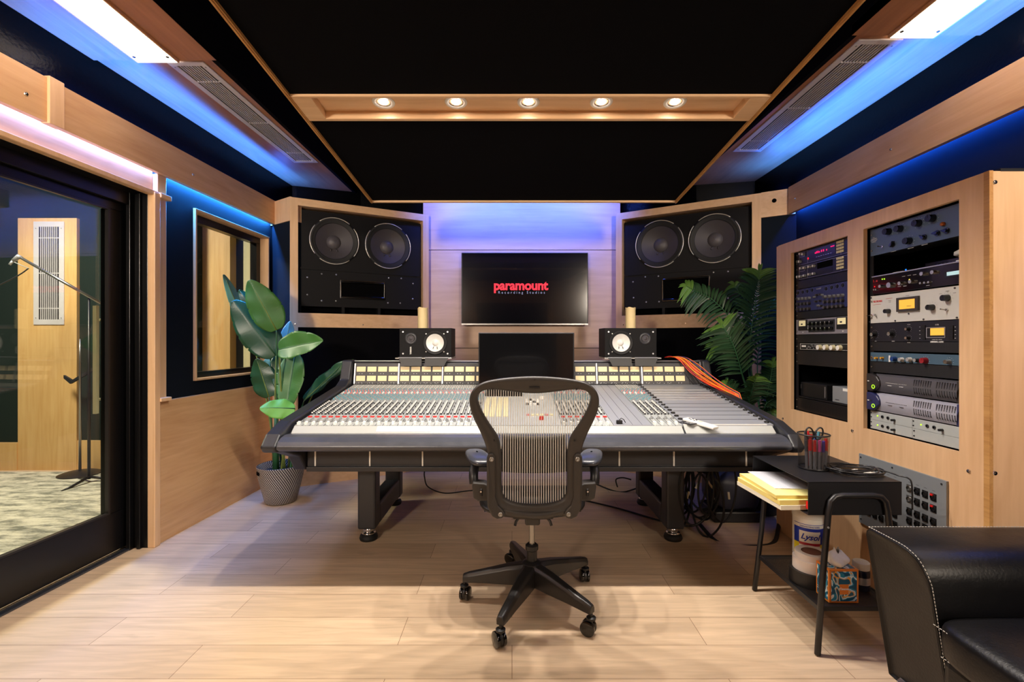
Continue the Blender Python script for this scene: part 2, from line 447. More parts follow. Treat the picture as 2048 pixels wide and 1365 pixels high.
# return from left wall to speaker wall
A0, A1 = V((-2.095, 4.10, 0)), V((-1.856, 3.93, 0))
def seg(p, q):
    d = (q - p).normalized(); n = V((d.y, -d.x, 0))
    if n.y > 0: n = -n                       # towards the camera
    return lambda s, dd, z: p + d * s + n * dd + V((0, 0, z))
fr = seg(A0, A1); Ls = (A1 - A0).length
b = B(); b.hexa(fr, -0.02, Ls, -0.1, 0.0, 0, 0.862, 0); b.hexa(fr, -0.02, Ls, -0.1, -0.012, 0.862, 2.24, 1); b.hexa(fr, -0.02, Ls, -0.1, 0.0, 2.24, 2.44, 0)
struct(b.build('wall_front_left_return', ['maple_z', 'fabric']))

# front corner walls with the speaker openings
LB0, LB1 = V((-1.856, 3.93, 0)), V((-0.797, 4.50, 0))
RB0, RB1 = V((0.985, 4.453, 0)), V((2.03, 3.83, 0))
def baffle(nm, p, q, o0, o1, lbl):
    f = seg(p, q); L = (q - p).length
    b = B(); D = -0.30
    h = lambda *a: b.hexa(f, *a)
    lo = o0 < 0.07
    sl = (0, o0) if nm.endswith('left') else (0, o0)
    h(0, o0, D, 0, 1.347 if nm.endswith('right') else 0, 2.437, 0)
    h(o1, L, D, 0, 1.347 if nm.endswith('left') else 0, 2.437, 0)
    h(o0, o1, D, 0, 2.375, 2.437, 1); h(o0, o1, D, 0, 1.347, 1.468, 1)
    h(0 if nm.endswith('right') else o0, L if nm.endswith('left') else o1, D, -0.006, 0.14, 1.347, 2)
    h(0 if nm.endswith('right') else o0, L if nm.endswith('left') else o1, D, 0, 0, 0.14, 1)
    h(0, L, D - 0.04, D, 0, 2.437, 3)
    w = struct(b.build('wall_' + nm, ['maple_z', 'maple_x', 'black_fabric', 'dark']))
    return f, w
BLf, wfl = baffle('front_left', LB0, LB1, 0.061, 1.146, '')
BRf, wfr = baffle('front_right', RB0, RB1, 0.058, 1.150, '')
for (u, v) in ((590, 648), (726, 650)): bolt(wfl, onplane(u, v, LB0, BLf(0, 1, 0) - BLf(0, 0, 0)), BLf(0, 1, 0) - BLf(0, 0, 0), 0.006)
for (u, v) in ((1247, 650), (1371, 647)): bolt(wfr, onplane(u, v, RB0, BRf(0, 1, 0) - BRf(0, 0, 0)), BRf(0, 1, 0) - BRf(0, 0, 0), 0.006)
# right continuation
RC0, RC1 = V((2.03, 3.83, 0)), V((2.235, 3.705, 0))
fr = seg(RC0, RC1); Ls = (RC1 - RC0).length
b = B(); b.hexa(fr, 0, Ls, -0.1, 0.0, 2.236, 2.44, 0); b.hexa(fr, 0, Ls + 0.05, -0.1, -0.02, 0.14, 2.236, 1); b.hexa(fr, 0, Ls + 0.05, -0.1, 0, 0, 0.14, 0)
w = struct(b.build('wall_front_right_return', ['maple_x', 'fabric']))
b = B(); c0 = onplane(1548.5, 401.5, RC0, fr(0, 1, 0) - fr(0, 0, 0)); n = fr(0, 1, 0) - fr(0, 0, 0)
b.cyl(c0 - n * 0.002, c0 + n * 0.0015, 0.017, n=18); b.build('cable_hole', 'dark', w)
# right wall
b = B()
b.box(2.25, 2.4, -3.2, 3.72, 0, 2.42, 0); b.box(2.25, 2.4, -3.2, 4.4, 2.42, 3.0, 1)
struct(b.build('wall_right', ['fabric', 'black_paint']))
b = B(); b.box(2.185, 2.213, -3.2, 3.715, 2.236, 2.445)
br = struct(b.build('trim_3', 'maple_y'), 'maple band running high along the right wall')
for (u, v) in ((1782, 299), (1590, 398)): bolt(br, onplane(u, v, (2.185, 0, 0), (1, 0, 0)), (-1, 0, 0), 0.008)
# front upper black wall + back of room
b = B()
pl = [(-2.2, 4.47), (-2.06, 4.49), (-1.51, 4.69), (-0.85, 4.78), (1.06, 4.78), (1.75, 4.46), (2.27, 4.35), (2.4, 4.34)]
for i in range(len(pl) - 1):
    (x0, y0), (x1, y1) = pl[i], pl[i + 1]
    b.prism([(x0, y0, 2.3), (x1, y1, 2.3), (x1, y1, 3.0), (x0, y0, 3.0)], (0, 0.05, 0))
b.box(-0.9, 1.1, 4.76, 4.83, 0, 2.4)
struct(b.build('wall_front_upper', 'black_paint'))
b = B()
b.box(-0.862, 1.050, 4.56, 4.76, 2.117, 3.0, 0); b.box(-0.862, 1.050, 4.56, 4.76, 1.164, 2.111, 0); b.box(-0.862, 1.050, 4.56, 4.76, 0, 1.158, 0)
b.box(-0.862, 1.050, 4.575, 4.76, 1.1, 2.2, 1)
struct(b.build('wall_front', ['panel', 'gap']))
b = B(); b.box(-2.4, 2.4, -3.2, -3.1, 0, 3.0, 0); b.box(-0.9, 0.9, -3.1, -3.06, 0.5, 2.2, 1)
struct(b.build('wall_back', ['maple_z', 'black_fabric']))
# soffits
def XR(y): return 2.25
b = B()
b.prism([(-1.575, -3.2, 2.70), (XL(-3.2), -3.2, 2.70), (XL(2.46) - 0.04, 2.46, 2.70), (-1.548, 2.46, 2.70)], (0, 0, 0.05))
b.prism([(-1.548, 2.46, 2.712), (XL(2.46) - 0.04, 2.46, 2.712), (XL(4.5) - 0.04, 4.5, 2.712), (-1.56, 4.70, 2.712)], (0, 0, 0.05))
b.box(-1.575, -1.548, -3.2, 4.66, 2.702, 3.0, 1)
s1 = struct(b.build('trim_4', ['soffit', 'black_fabric']), 'maple ceiling soffit along the left wall')
b = B()
b.prism([(1.635, -3.2, 2.70), (2.25, -3.2, 2.70), (2.25, 2.26, 2.70), (1.635, 2.26, 2.70)], (0, 0, 0.05))
b.prism([(1.635, 2.26, 2.712), (2.25, 2.26, 2.712), (2.25, 4.36, 2.712), (1.66, 4.50, 2.712)], (0, 0, 0.05))
b.box(1.635, 1.662, -3.2, 4.50, 2.702, 3.0, 1)
s2 = struct(b.build('trim_5', ['soffit', 'black_fabric']), 'maple ceiling soffit along the right wall')

# window in left wall
w = B()
for (a0, a1, c0, c1) in ((3.178, 4.067, 0.960, 0.974), (3.178, 4.067, 2.114, 2.130), (3.178, 3.192, 0.974, 2.114), (4.053, 4.067, 0.974, 2.114)):
    w.hexa(WL, a0, a1, -0.14, -0.012, c0, c1)
win = struct(w.build('window_1', 'maple_z', bevel=0.002), 'booth window in the left wall with maple trim')
w = B()
for (a0, a1, c0, c1) in ((3.192, 4.053, 0.974, 1.012), (3.192, 4.053, 2.062, 2.114), (3.192, 3.21, 1.0, 2.07), (4.0, 4.053, 1.0, 2.07)):
    w.hexa(WL, a0, a1, -0.14, -0.085, c0, c1)
w.build('window_frame', 'black_door', win, label='black inner gasket frame')
w = B(); w.hexa(WL, 3.2, 4.03, -0.115, -0.109, 1.0, 2.08); w.build('window_pane', 'glass', win)

# sliding door
d = B()
D0, D1 = -0.185, -0.135
dr = B()
for (a0, a1, c0, c1) in ((0.95, 2.79, 0.02, 0.246), (0.95, 2.79, 1.985, 2.10), (2.665, 2.79, 0.246, 1.985), (0.95, 1.1, 0.246, 1.985)):
    dr.hexa(WL, a0, a1, D0, D1, c0, c1)
door = struct(dr.build('door_1', 'black_door', bevel=0.003), 'black sliding door with a large glass pane')
w = B(); w.hexa(WL, 1.08, 2.69, -0.163, -0.157, 0.23, 2.0); w.build('door_pane', 'glass', door)
w = B()
for (a0, a1, c0, c1) in ((1.1, 2.665, 0.246, 0.256), (2.655, 2.665, 0.256, 1.985), (1.1, 2.665, 1.975, 1.985)):
    w.hexa(WL, a0, a1, -0.150, -0.130, c0, c1)
w.build('glazing_bead', 'chair_dk', door)
hd = B()
hx = P(192, 612, 2.66); hb = P(192, 828, 2.66)
hd.box(hx.x - 0.010, hx.x + 0.010, 2.65, 2.67, hb.z, hx.z)
for zz in (hx.z - .08, hb.z + .08): hd.cyl((hx.x, 2.665, zz), (XL(2.69) - .17, 2.70, zz), .007)
hd.build('door_handle', 'booth_cream', door, label='pale vertical pull bar seen through the glass')
j = B()
j.hexa(WL, 2.79, 2.80, -0.25, -0.02, 0, 2.118); j.hexa(WL, 2.755, 2.80, -0.118, -0.095, 0, 2.118); j.hexa(WL, 2.77, 2.80, -0.07, -0.05, 0, 2.118)
j.hexa(WL, 0.9, 2.8, -0.25, -0.02, 2.10, 2.118); j.hexa(WL, 0.9, 2.8, -0.128, -0.10, 2.03, 2.118)
struct(j.build('trim_6', 'black_door', bevel=0.002), 'black jamb and head of the sliding door')
j = B(); j.hexa(WL, 0.9, 2.79, -0.135, -0.098, 0.0, 0.012); struct(j.build('trim_7', 'sill', bevel=0.003), 'metal floor track of the sliding door')

# ------------------------------------------------------------------ vocal booth beyond the glass
b = B()
b.box(-6.0, -4.70, 4.50, 4.60, 0.26, 3.0, 1); b.box(-6.0, -4.70, 4.46, 4.60, 0, 0.26, 0)
b.box(-4.70, -4.14, 4.47, 4.60, 0, 2.40, 0); b.box(-4.70, -4.14, 4.50, 4.60, 2.40, 3.0, 1)
b.box(-4.14, -3.03, 4.50, 4.72, 0.28, 3.0, 1); b.box(-4.14, -3.03, 4.475, 4.72, 0, 0.28, 0)
b.box(-3.03, -2.76, 4.60, 4.72, 0, 3.0, 0); b.box(-2.76, -2.70, 4.50, 4.72, 0, 3.0, 2); b.box(-2.70, -2.60, 4.60, 4.72, 0, 3.0, 3); b.box(-2.60, -2.2, 4.55, 4.72, 0, 3.0, 4)
struct(b.build('wall_booth_far', ['booth_wood', 'booth_fabric', 'booth_wood', 'booth_fabric2', 'booth_cream']))
b = B(); b.box(-6.1, -6.0, -1, 4.6, 0, 3.0); b.box(-6.1, -2.4, -1.1, -1.0, 0, 3.0); struct(b.build('wall_booth_side', 'booth_fabric'))
v = thing('air_vent', 'tall white louvred vent on the wood panel inside the glass-fronted booth', 'vent', (-4.40, 4.47, 1.38))
def vent_parts(parent, f, W, Lh, nsl, mslat='vent'):
    """f(a,b,c): a across 0..W, b along 0..Lh, c out of the face"""
    bw = W * 0.17; bl_ = bw * 1.0
    q = B()
    q.hexa(f, 0, W, 0, bl_, 0, 0.008); q.hexa(f, 0, W, Lh - bl_, Lh, 0, 0.008); q.hexa(f, 0, bw, bl_, Lh - bl_, 0, 0.008); q.hexa(f, W - bw, W, bl_, Lh - bl_, 0, 0.008)
    q.build('frame', 'vent', parent, bevel=0.0015)
    q = B(); q.hexa(f, bw, W - bw, bl_, Lh - bl_, 0.0005, 0.0015); q.build('backing', 'dark', parent)
    q = B(); iw = W - 2 * bw; p_ = iw / nsl
    for i in range(1, nsl): q.hexa(f, bw + i * p_ - p_ * 0.2, bw + i * p_ + p_ * 0.2, bl_, Lh - bl_, 0.002, 0.007)
    for t in (0.12, 0.5, 0.88): q.hexa(f, bw, W - bw, bl_ + (Lh - 2 * bl_) * t - 0.004, bl_ + (Lh - 2 * bl_) * t + 0.004, 0.0025, 0.006)
    q.build('slats', mslat, parent)
    for a in (bw * 0.5, W - bw * 0.5):
        for bb in (bl_ * 1.3, Lh - bl_ * 1.3):
            q = B(); q.cyl(f(a, bb, 0.007), f(a, bb, 0.010), 0.004, n=8); q.build('screw', 'steel', parent)
vent_parts(v, lambda a, bb, c: (-4.545 + a, 4.47 - c, 1.385 + bb), 0.29, 0.98, 10)
fv = lambda a, bb, c: (-1.83 + a + 0.03 * bb / 1.4, 2.485 + bb, 2.712 - c)
v = thing('air_vent', 'long white slatted vent in the left soffit behind the light panel', 'vent', (-1.72, 3.18, 2.712)); vent_parts(v, fv, 0.198, 1.40, 9)
fv = lambda a, bb, c: (1.70 + a + 0.02 * bb / 1.35, 2.30 + bb, 2.712 - c)
v = thing('air_vent', 'long white slatted vent in the right soffit behind the light panel', 'vent', (1.81, 2.97, 2.712)); vent_parts(v, fv, 0.215, 1.36, 9)

# soffit light panels
M['panel_light'] = emit('light_panel_diffuser', (255, 232, 206), 8.5)
def lpanel(x0, x1, y0, y1, lab):
    t = thing('light_panel', lab, 'ceiling light', ((x0 + x1) / 2, (y0 + y1) / 2, 2.70))
    q = B(); q.box(x0, x1, y0, y1, 2.688, 2.6995); q.build('diffuser', 'panel_light', t)
    for x in (x0 + 0.018, x1 - 0.018):
        q = B(); q.cyl((x, y1 - 0.05, 2.688), (x, y1 - 0.05, 2.684), 0.008, n=12); q.build('screw', 'black', t)
    q = B(); q.box(x0 - .008, x0, y0, y1, 2.686, 2.70); q.box(x1, x1 + .008, y0, y1, 2.686, 2.70); q.build('edge_trim', 'maple_y', t)
lpanel(-1.955, -1.748, -2.9, 2.459, 'glowing white light panel in the soffit over the glass door')  # unseen run behind the camera lengthened to add fill light
lpanel(1.815, 2.022, -2.9, 2.26, 'glowing white light panel in the soffit over the rack side of the room')  # rear end likewise stretched out of view for more fill

# ceiling cloud
KC = 0.78
def CZ(y): return 1.23 + 1.23 * KC + 0.0824 * (4.15 * KC - y)
def CF(x, y, t): return (x * KC, y * KC, CZ(y * KC) + t)
cl = thing('ceiling_cloud', 'large black fabric ceiling cloud with thin maple edges and a maple light trough', 'ceiling panel', (0.081, 2.0, CZ(2.0)))
b = B(); b.hexa(CF, -1.225, 1.433, -2.6, 2.592, 0.004, 0.10); b.build('fabric_panel', 'black_fabric', cl)
b = B(); b.hexa(CF, -1.225, 1.433, 2.842, 4.13, 0.004, 0.10); b.build('fabric_panel', 'black_fabric', cl)
for (x0, x1) in ((-1.247, -1.225), (1.433, 1.455)):
    b = B(); b.hexa(CF, x0, x1, -2.6, 4.15, -0.008, 0.11); b.hexa(CF, x0 + .008, x1 - .008, -2.6, 4.15, -0.012, 0.0); b.build('edge_trim', 'maple_edge', cl)
b = B(); b.hexa(CF, -1.247, 1.455, 4.13, 4.15, -0.008, 0.06); b.build('edge_trim', 'maple_x', cl)
b = B()
b.hexa(CF, -1.225, 1.433, 2.592, 2.612, -0.006, 0.05); b.hexa(CF, -1.225, 1.433, 2.815, 2.842, -0.006, 0.05)
b.hexa(CF, -1.225, -1.115, 2.612, 2.815, -0.006, 0.05); b.hexa(CF, 1.325, 1.433, 2.612, 2.815, -0.006, 0.05)
b.hexa(CF, -1.115, 1.325, 2.612, 2.815, 0.030, 0.05)
b.build('light_trough', 'maple_x', cl, bevel=0.002)
M['bulb'] = emit('downlight_bulb', (255, 248, 238), 60.0)
names = ['leftmost of the five downlights in the maple trough', 'second downlight from the left in the maple trough', 'middle downlight of the five in the maple trough', 'second downlight from the right in the maple trough', 'rightmost of the five downlights in the maple trough']
DLX = [-0.744, -0.324, 0.0956, 0.518, 0.944]
nz = V((0, 0.0821, 0.9966)) * 1.0
for i, x in enumerate(DLX):
    y = 2.722; c = V(CF(x, y, 0.029)); dn = V((0, -0.0821, -0.9966))
    t = thing('downlight', names[i] + ', round with a white rim', 'ceiling light', c)
    b = B(); b.lathe([(0.032, 0.0), (0.035, 0.003), (0.048, 0.005), (0.051, 0.001)], c, dn, 28); b.build('rim', 'white', t, smooth=True)
    b = B(); b.lathe([(0.032, 0.002), (0.026, -0.005), (0.019, -0.006)], c, dn, 24, capb=False); b.build('reflector', 'chrome', t, smooth=True)
    b = B(); b.lathe([(0.019, 0.002), (0.012, 0.004), (0.0005, 0.005)], c, dn, 20); b.build('bulb', 'bulb', t, smooth=True)
# ------------------------------------------------------------------ main monitors in the wall
def main_monitor(f, L, o0, o1, wo, screws, horn, lab, n_in):
    p0 = f(0, 0, 0); nrm = (f(0, 1, 0) - f(0, 0, 0)).normalized()
    dp = -0.045
    t = thing('main_monitor', lab, 'studio speaker', f((o0 + o1) / 2, dp, 1.468))
    pl = p0 + nrm * dp
    b = B()
    b.hexa(f, o0 + 0.012, o1 - 0.012, -0.28, dp, 1.86, 2.355, 0)
    b.hexa(f, o0 + 0.012, o1 - 0.012, -0.28, dp, 1.53, 1.845, 0)
    b.hexa(f, o0 + 0.012, o1 - 0.012, -0.28, dp - 0.08, 1.47, 1.53, 1)
    for k in (0.34, 0.63): b.hexa(f, o0 + (o1 - o0) * k - 0.012, o0 + (o1 - o0) * k + 0.012, -0.28, dp, 1.472, 1.53, 0)
    cab = b.build('cabinet', ['cab_black', 'dark'], t)
    Wi = WM[t].inverted(); cts = []
    for (u, v, rp) in wo:
        c = onplane(u, v, pl, nrm); r = rp * c.y / F; q = B(); q.cyl(c - nrm * .09, c + nrm * .02, r * .80, n=40); q.bm.transform(Wi); cts.append(q)
    cut(cab, cts)
    for (u, v, rp) in wo:
        c = onplane(u, v, pl, nrm); r = rp * c.y / F
        b = B()
        b.lathe([(r * 1.0, 0.0), (r * 1.0, 0.012), (r * 0.90, 0.016), (r * 0.86, 0.004), (r * 0.80, 0.012), (r * 0.76, 0.0)], c, nrm, 48, m=0)
        w = b.build('woofer', 'rubber', t, smooth=True, label='black woofer surround')
        b = B(); b.lathe([(r * 0.765, 0.001), (r * 0.5, -0.03), (r * 0.30, -0.048)], c, nrm, 48); b.build('cone', 'cone', w, smooth=True)
        b = B(); b.lathe([(r * 0.30, -0.048), (r * 0.25, -0.034), (r * 0.15, -0.024), (0.001, -0.019)], c, nrm, 32)
        for sx in (-1, 1):
            q = V((-nrm.y, nrm.x, 0)) * sx * r * 0.11
            b.cyl(c + q - nrm * 0.045 + V((0, 0, -r * 0.30)), c + q * 1.2 - nrm * 0.028 + V((0, 0, -r * 0.40)), 0.005, n=6)
        b.build('dust_cap', 'dustcap', w, smooth=True)
        for k in range(4):
            a0 = k * PI / 2 + PI / 4 + 0.13; a1 = (k + 1) * PI / 2 + PI / 4 - 0.13
            e1 = V((-nrm.y, nrm.x, 0)).normalized(); e2 = V((0, 0, 1))
            pts = [c + nrm * 0.016 + (e1 * math.cos(a0 + (a1 - a0) * j / 14) + e2 * math.sin(a0 + (a1 - a0) * j / 14)) * r * 0.99 for j in range(15)]
            b = B(); b.tube(pts, 0.0042, 6); b.build('bright_ring', 'ring', w, smooth=True)
    c0 = onplane(horn[0], horn[2], pl, nrm); c1 = onplane(horn[1], horn[3], pl, nrm)
    q0 = (c0 - p0).dot((p0 - f(1, 0, 0)) * -1); q1 = (c1 - p0).dot((p0 - f(1, 0, 0)) * -1)
    za, zb = c1.z, c0.z
    b = B(); hh = lambda *a: b.hexa(f, *a)
    w_ = 0.012
    hh(q0, q1, dp, dp + 0.014, zb - w_, zb); hh(q0, q1, dp, dp + 0.014, za, za + w_); hh(q0, q0 + w_, dp, dp + 0.012, za, zb); hh(q1 - w_, q1, dp, dp + 0.012, za, zb)
    # flared lips
    for (zs, sg) in ((zb - w_, -1), (za + w_, 1)):
        pts = [f(q0 + w_ + (q1 - q0 - 2 * w_) * j / 12, dp + 0.012 + 0.012 * math.sin(PI * j / 12), zs + sg * 0.004) for j in range(13)]
        b.tube(pts, 0.009, 8)
    hn = b.build('horn', 'black_gloss', t, smooth=False, bevel=0.003)
    b = B(); hh = lambda *a: b.hexa(f, *a); hh(q0 + w_, q1 - w_, dp - 0.0, dp + 0.003, za + w_, zb - w_); b.build('throat', 'dark', hn)
    for (u, v) in screws:
        c = onplane(u, v, pl, nrm); b = B(); b.lathe([(0.0075, 0), (0.006, 0.003), (0.001, 0.0045)], c, nrm, 8); b.build('screw', 'silver', t, smooth=True)
    b = B(); b.hexa(f, o0 + 0.02, o1 - 0.02, dp, dp + 0.006, 1.846, 1.862); b.build('divider_lip', 'cab_black', t)
    return t
sc = [(560 + x / 3.79, 380 + y / 3.79) for x, y in ((207, 663), (316, 637), (426, 643), (824, 668), (919, 672), (1009, 711), (207, 795), (316, 841), (424, 843), (818, 857), (912, 859), (1006, 827))]
main_monitor(BLf, 1.2, 0.061, 1.146, ((669, 483, 46.5), (776, 493, 45)), sc, (680, 770, 560, 601), 'large black twin-woofer main monitor built into the left corner wall', 1)
sc = [(1200 + x / 3.79, 380 + y / 3.79) for x, y in ((343, 660), (442, 655), (250, 698), (254, 818), (350, 851), (447, 848), (860, 626), (970, 619), (971, 822))] + [(1485, 553), (1484, 587), (1428, 602)]
main_monitor(BRf, 1.2, 0.058, 1.150, ((1318.7, 488.7, 47), (1428.8, 477.6, 49)), sc, (1324, 1420, 557, 600), 'large black twin-woofer main monitor built into the right corner wall', 1)

# ------------------------------------------------------------------ TV
tv = thing('television', 'flat black wall television showing a red and grey studio logo', 'television', (0.12, 4.56, 1.385))
b = B(); b.box(-0.481, 0.724, 4.47, 4.50, 1.385, 2.072); b.box(-0.30, 0.55, 4.50, 4.558, 1.50, 1.95); b.build('body', 'black', tv, bevel=0.004)
b = B(); b.box(-0.473, 0.716, 4.4665, 4.4702, 1.398, 2.065); sc_ = b.build('screen', 'black_gloss', tv)
b = B(); b.box(-0.481, 0.724, 4.463, 4.4705, 1.383, 1.396); b.build('bottom_bezel', 'steel', tv)
M['logo_red'] = emit('logo_red', (236, 34, 46), 0.9); M['logo_grey'] = emit('logo_grey', (150, 155, 165), 0.5)
p0, p1 = P(979, 589, 4.464), P(1104, 556, 4.464)
W = TM(P(1041.5, 0, 4.464).x, 4.464, P(0, 572, 4.464).z) @ RX90
text('logo', 'paramount', 0.124, W, 'logo_red', tv, off=0.0042, space=0.98, sx=0.96)
W = TM(P(1043, 0, 4.464).x, 4.464, P(0, 585.6, 4.464).z) @ RX90
text('logo_subtitle', 'Recording Studios', 0.034, W, 'logo_grey', tv, space=1.72, sx=1.0)

# ------------------------------------------------------------------ mixing console
def ZS(y): return 0.79 + 0.1344 * (y - 2.45)
con = thing('mixing_console', 'large grey multichannel mixing console with black leather armrest and meter bridge', 'mixing console', (0.1, 2.9, 0))
XA, XB_ = -1.145, 1.362
def cheek(x0, x1):
    poly = [(2.275, 0.712), (2.33, 0.768), (2.46, 0.812), (3.25, 0.918), (3.33, 0.955), (3.385, 1.092), (3.50, 1.092), (3.50, 0.53), (2.64, 0.505), (2.56, 0.60), (2.38, 0.668), (2.30, 0.682)]
    b = B(); b.prism([(x0, y, z) for y, z in poly], (x1 - x0, 0, 0)); return b.build('end_cheek', 'console_blk', con, bevel=0.012, seg=3)
cheek(-1.225, -1.15); cheek(1.366, 1.425)
b = B(); b.prism([(-1.15, y, z) for y, z in [(2.415, .755), (2.37, .758), (2.33, .752), (2.295, .736), (2.28, .715), (2.285, .698), (2.31, .687), (2.415, .685)]], (2.516, 0, 0))
b.build('armrest', 'arm_leather', con, bevel=0.012, seg=4)
b = B()
b.prism([(XA, 2.63, .507), (XA, 2.66, .68), (XA, 2.40, .69), (XA, 2.40, .75), (XA, 2.46, .775), (XA, 3.38, .90), (XA, 3.42, 1.06), (XA, 3.49, 1.06), (XA, 3.49, .52)], (XB_ - XA, 0, 0))
b.build('chassis', 'console_blk', con, bevel=0.003)
for x in (-1.10, -0.795, -0.50, 0.60, 0.905, 1.31):
    b = B(); b.box(x - 0.004, x + 0.004, 2.626, 2.665, 0.53, 0.672); b.build('silver_divider', 'white', con)
b = B(); b.box(XA, XB_, 2.615, 2.64, 0.502, 0.528); b.build('lower_rail', 'charcoal', con, bevel=0.003)
b = B(); b.box(XA, XB_, 2.632, 2.655, 0.53, 0.68); b.build('front_panel', 'charcoal', con)
# script tray
b = B()
b.prism([(-1.135, 2.412, .7565), (-1.135, 2.452, .789), (-1.135, 2.452, .76), (-1.135, 2.412, .74)], (2.02, 0, 0))
b.prism([(0.895, 2.412, .7565), (0.895, 2.452, .789), (0.895, 2.452, .76), (0.895, 2.412, .74)], (0.462, 0, 0))
b.build('script_tray', 'tray', con, bevel=0.002)
b = B(); b.box(0.895, 1.33, 2.452, 2.462, 0.785, 0.7945); b.build('white_strip', 'white', con)
SF = lambda x, y, t: (x, y, ZS(y) + t)
def faceplate(x0, x1, y0, y1, m, nm='faceplate'):
    b = B(); b.hexa(SF, x0, x1, y0, y1, -0.01, 0.0); return b.build(nm, m, con)
CHW = 0.0382
chans = [-1.135 + CHW * (i + .5) for i in range(25)] + [0.262 + CHW * (i + .5) for i in range(7)] + [0.737 + CHW * (i + .5) for i in range(4)]
def chan_mat():
    m, fac, bs, nt = grid_mat('channel_strip_face', (172, 176, 174), (92, 98, 102), 1 / CHW, 38, 0.10, 2.0, offs=((1.135 + 0.1) / CHW % 1, 0))
    N = nt.nodes.new; L = nt.links.new
    tc = N('ShaderNodeTexCoord'); mp = N('ShaderNodeMapping'); mp.inputs['Scale'].default_value = (260, 150, 1); L(tc.outputs['Object'], mp.inputs['Vector'])
    v = N('ShaderNodeTexVoronoi'); v.inputs['Scale'].default_value = 1.0; L(mp.outputs['Vector'], v.inputs['Vector'])
    r = N('ShaderNodeMapRange'); r.inputs['From Min'].default_value = 0.25; r.inputs['From Max'].default_value = 0.7; r.inputs['To Min'].default_value = 0.55; r.inputs['To Max'].default_value = 1.1; L(v.outputs['Distance'], r.inputs['Value'])
    src = bs.inputs['Base Color'].links[0].from_socket
    vs = N('ShaderNodeVectorMath'); vs.operation = 'SCALE'; L(src, vs.inputs[0]); L(r.outputs['Result'], vs.inputs['Scale']); L(vs.outputs['Vector'], bs.inputs['Base Color'])
    return m
M['chan'] = chan_mat()
faceplate(-1.135, -0.18, 2.45, 3.385, 'chan'); faceplate(0.262, 0.529, 2.45, 3.385, 'chan'); faceplate(0.735, 0.892, 2.45, 3.385, 'chan')
faceplate(0.532, 0.732, 2.45, 3.385, 'console_b'); faceplate(-0.178, 0.26, 2.45, 3.385, 'console')
b = B()
for x in (0.582, 0.632, 0.682): b.hexa(SF, x - .0008, x + .0008, 2.46, 3.37, 0, .0006)
b.build('panel_seam', 'knob_d', con)
# patch bay
M['jacks'] = grid_mat('patchbay_jacks', (150, 152, 156), (40, 40, 44), 110, 60, 0.5, 0.45, rough=0.35)[0]
faceplate(0.93, 1.335, 2.95, 3.385, 'jacks', 'jack_field'); faceplate(0.93, 1.335, 2.45, 2.95, 'console_b')
b = B()
for y in (2.55, 2.63, 2.71, 2.79, 2.87): b.hexa(SF, 0.93, 1.335, y, y + 0.003, 0, .0012)
b.build('panel_seam', 'knob_d', con)
b = B()
for y in (2.96, 3.02, 3.085, 3.15, 3.22): b.hexa(SF, 0.93, 1.335, y, y + 0.008, 0, .003)
b.build('label_strip', 'silver', con)
for x in (0.911, 1.348):
    b = B(); b.hexa(SF, x - .018, x + .018, 2.455, 3.385, -0.008, 0.002); rl = b.build('hinge_rail', 'console_b', con)
    for k in range(16):
        y = 2.49 + k * 0.057
        b = B(); b.cyl(SF(x, y, 0.002), SF(x, y, 0.010), 0.013, 0.011, 10); b.build('stud', 'black', rl)
# knobs --------------------------------------------------------------
def kn(b, x, y, r, h_, m, sk=None):
    p = V(SF(x, y, 0)); q = V(SF(x, y, h_))
    if sk is not None:
        b.cyl(p, V(SF(x, y, h_ * 0.55)), r * 1.15, r, 8, sk); b.cyl(V(SF(x, y, h_ * 0.55)), q, r * 0.85, r * 0.75, 8, m)
    else: b.cyl(p, q, r, r * 0.85, 8, m)
stuffb = B(); nk = 0
KM = ['knob_w', 'knob_g', 'knob_t', 'knob_d', 'knob_p', 'red']
rows = []
y = 2.645
k = 0
while y < 3.235:
    rows.append((y, k)); y += 0.0245; k += 1
near_parts = []
for ci, x in enumerate(chans):
    for (y, k) in rows:
        for sx in (-1, 1):
            xx = x + sx * 0.0085
            if k < 11: m = 0 if sx < 0 else (1 if k % 3 else 3); r, hh = (0.0062, 0.015) if sx < 0 else (0.0045, 0.009)
            elif k < 13: m, r, hh = (1, .005, .008)
            elif k < 19: m, r, hh = ((2 if (k + (sx > 0)) % 2 else 1), .0058, .012)
            elif k < 21: m, r, hh = ((4 if sx > 0 else 0), .0055, .011)
            else: m, r, hh = ((2 if k % 2 else 1), .0055, .011)
            if k == 22: m = 4
            kn(stuffb, xx, y, r, hh, m, 3 if (sx < 0 and k < 11) else None)
    for j in range(5):
        xx = x - 0.014 + j * 0.007
        stuffb.hexa(SF, xx - .0014, xx + .0014, 3.25, 3.375, 0, .004, 0 if j % 2 == 0 else 1)
kb = stuffb.build('knob', KM, con, label='rows of small white, grey and teal control knobs'); kb['kind'] = 'stuff'
proto = {}
def cpart(name, mesh_fn, mats, x, y, label=None, bevel=0):
    key = name + str(mats)
    if key not in proto:
        b = B(); mesh_fn(b); o = b.build(name, mats, None, bevel=bevel); proto[key] = o
    else:
        o = proto[key].copy(); COL.objects.link(o)
    o.parent = con
    o.matrix_basis = WM[con].inverted() @ TM(x, y, ZS(y)) @ Matrix.Rotation(math.atan(0.1344), 4, 'X')
    if label: o['label'] = label
    return o
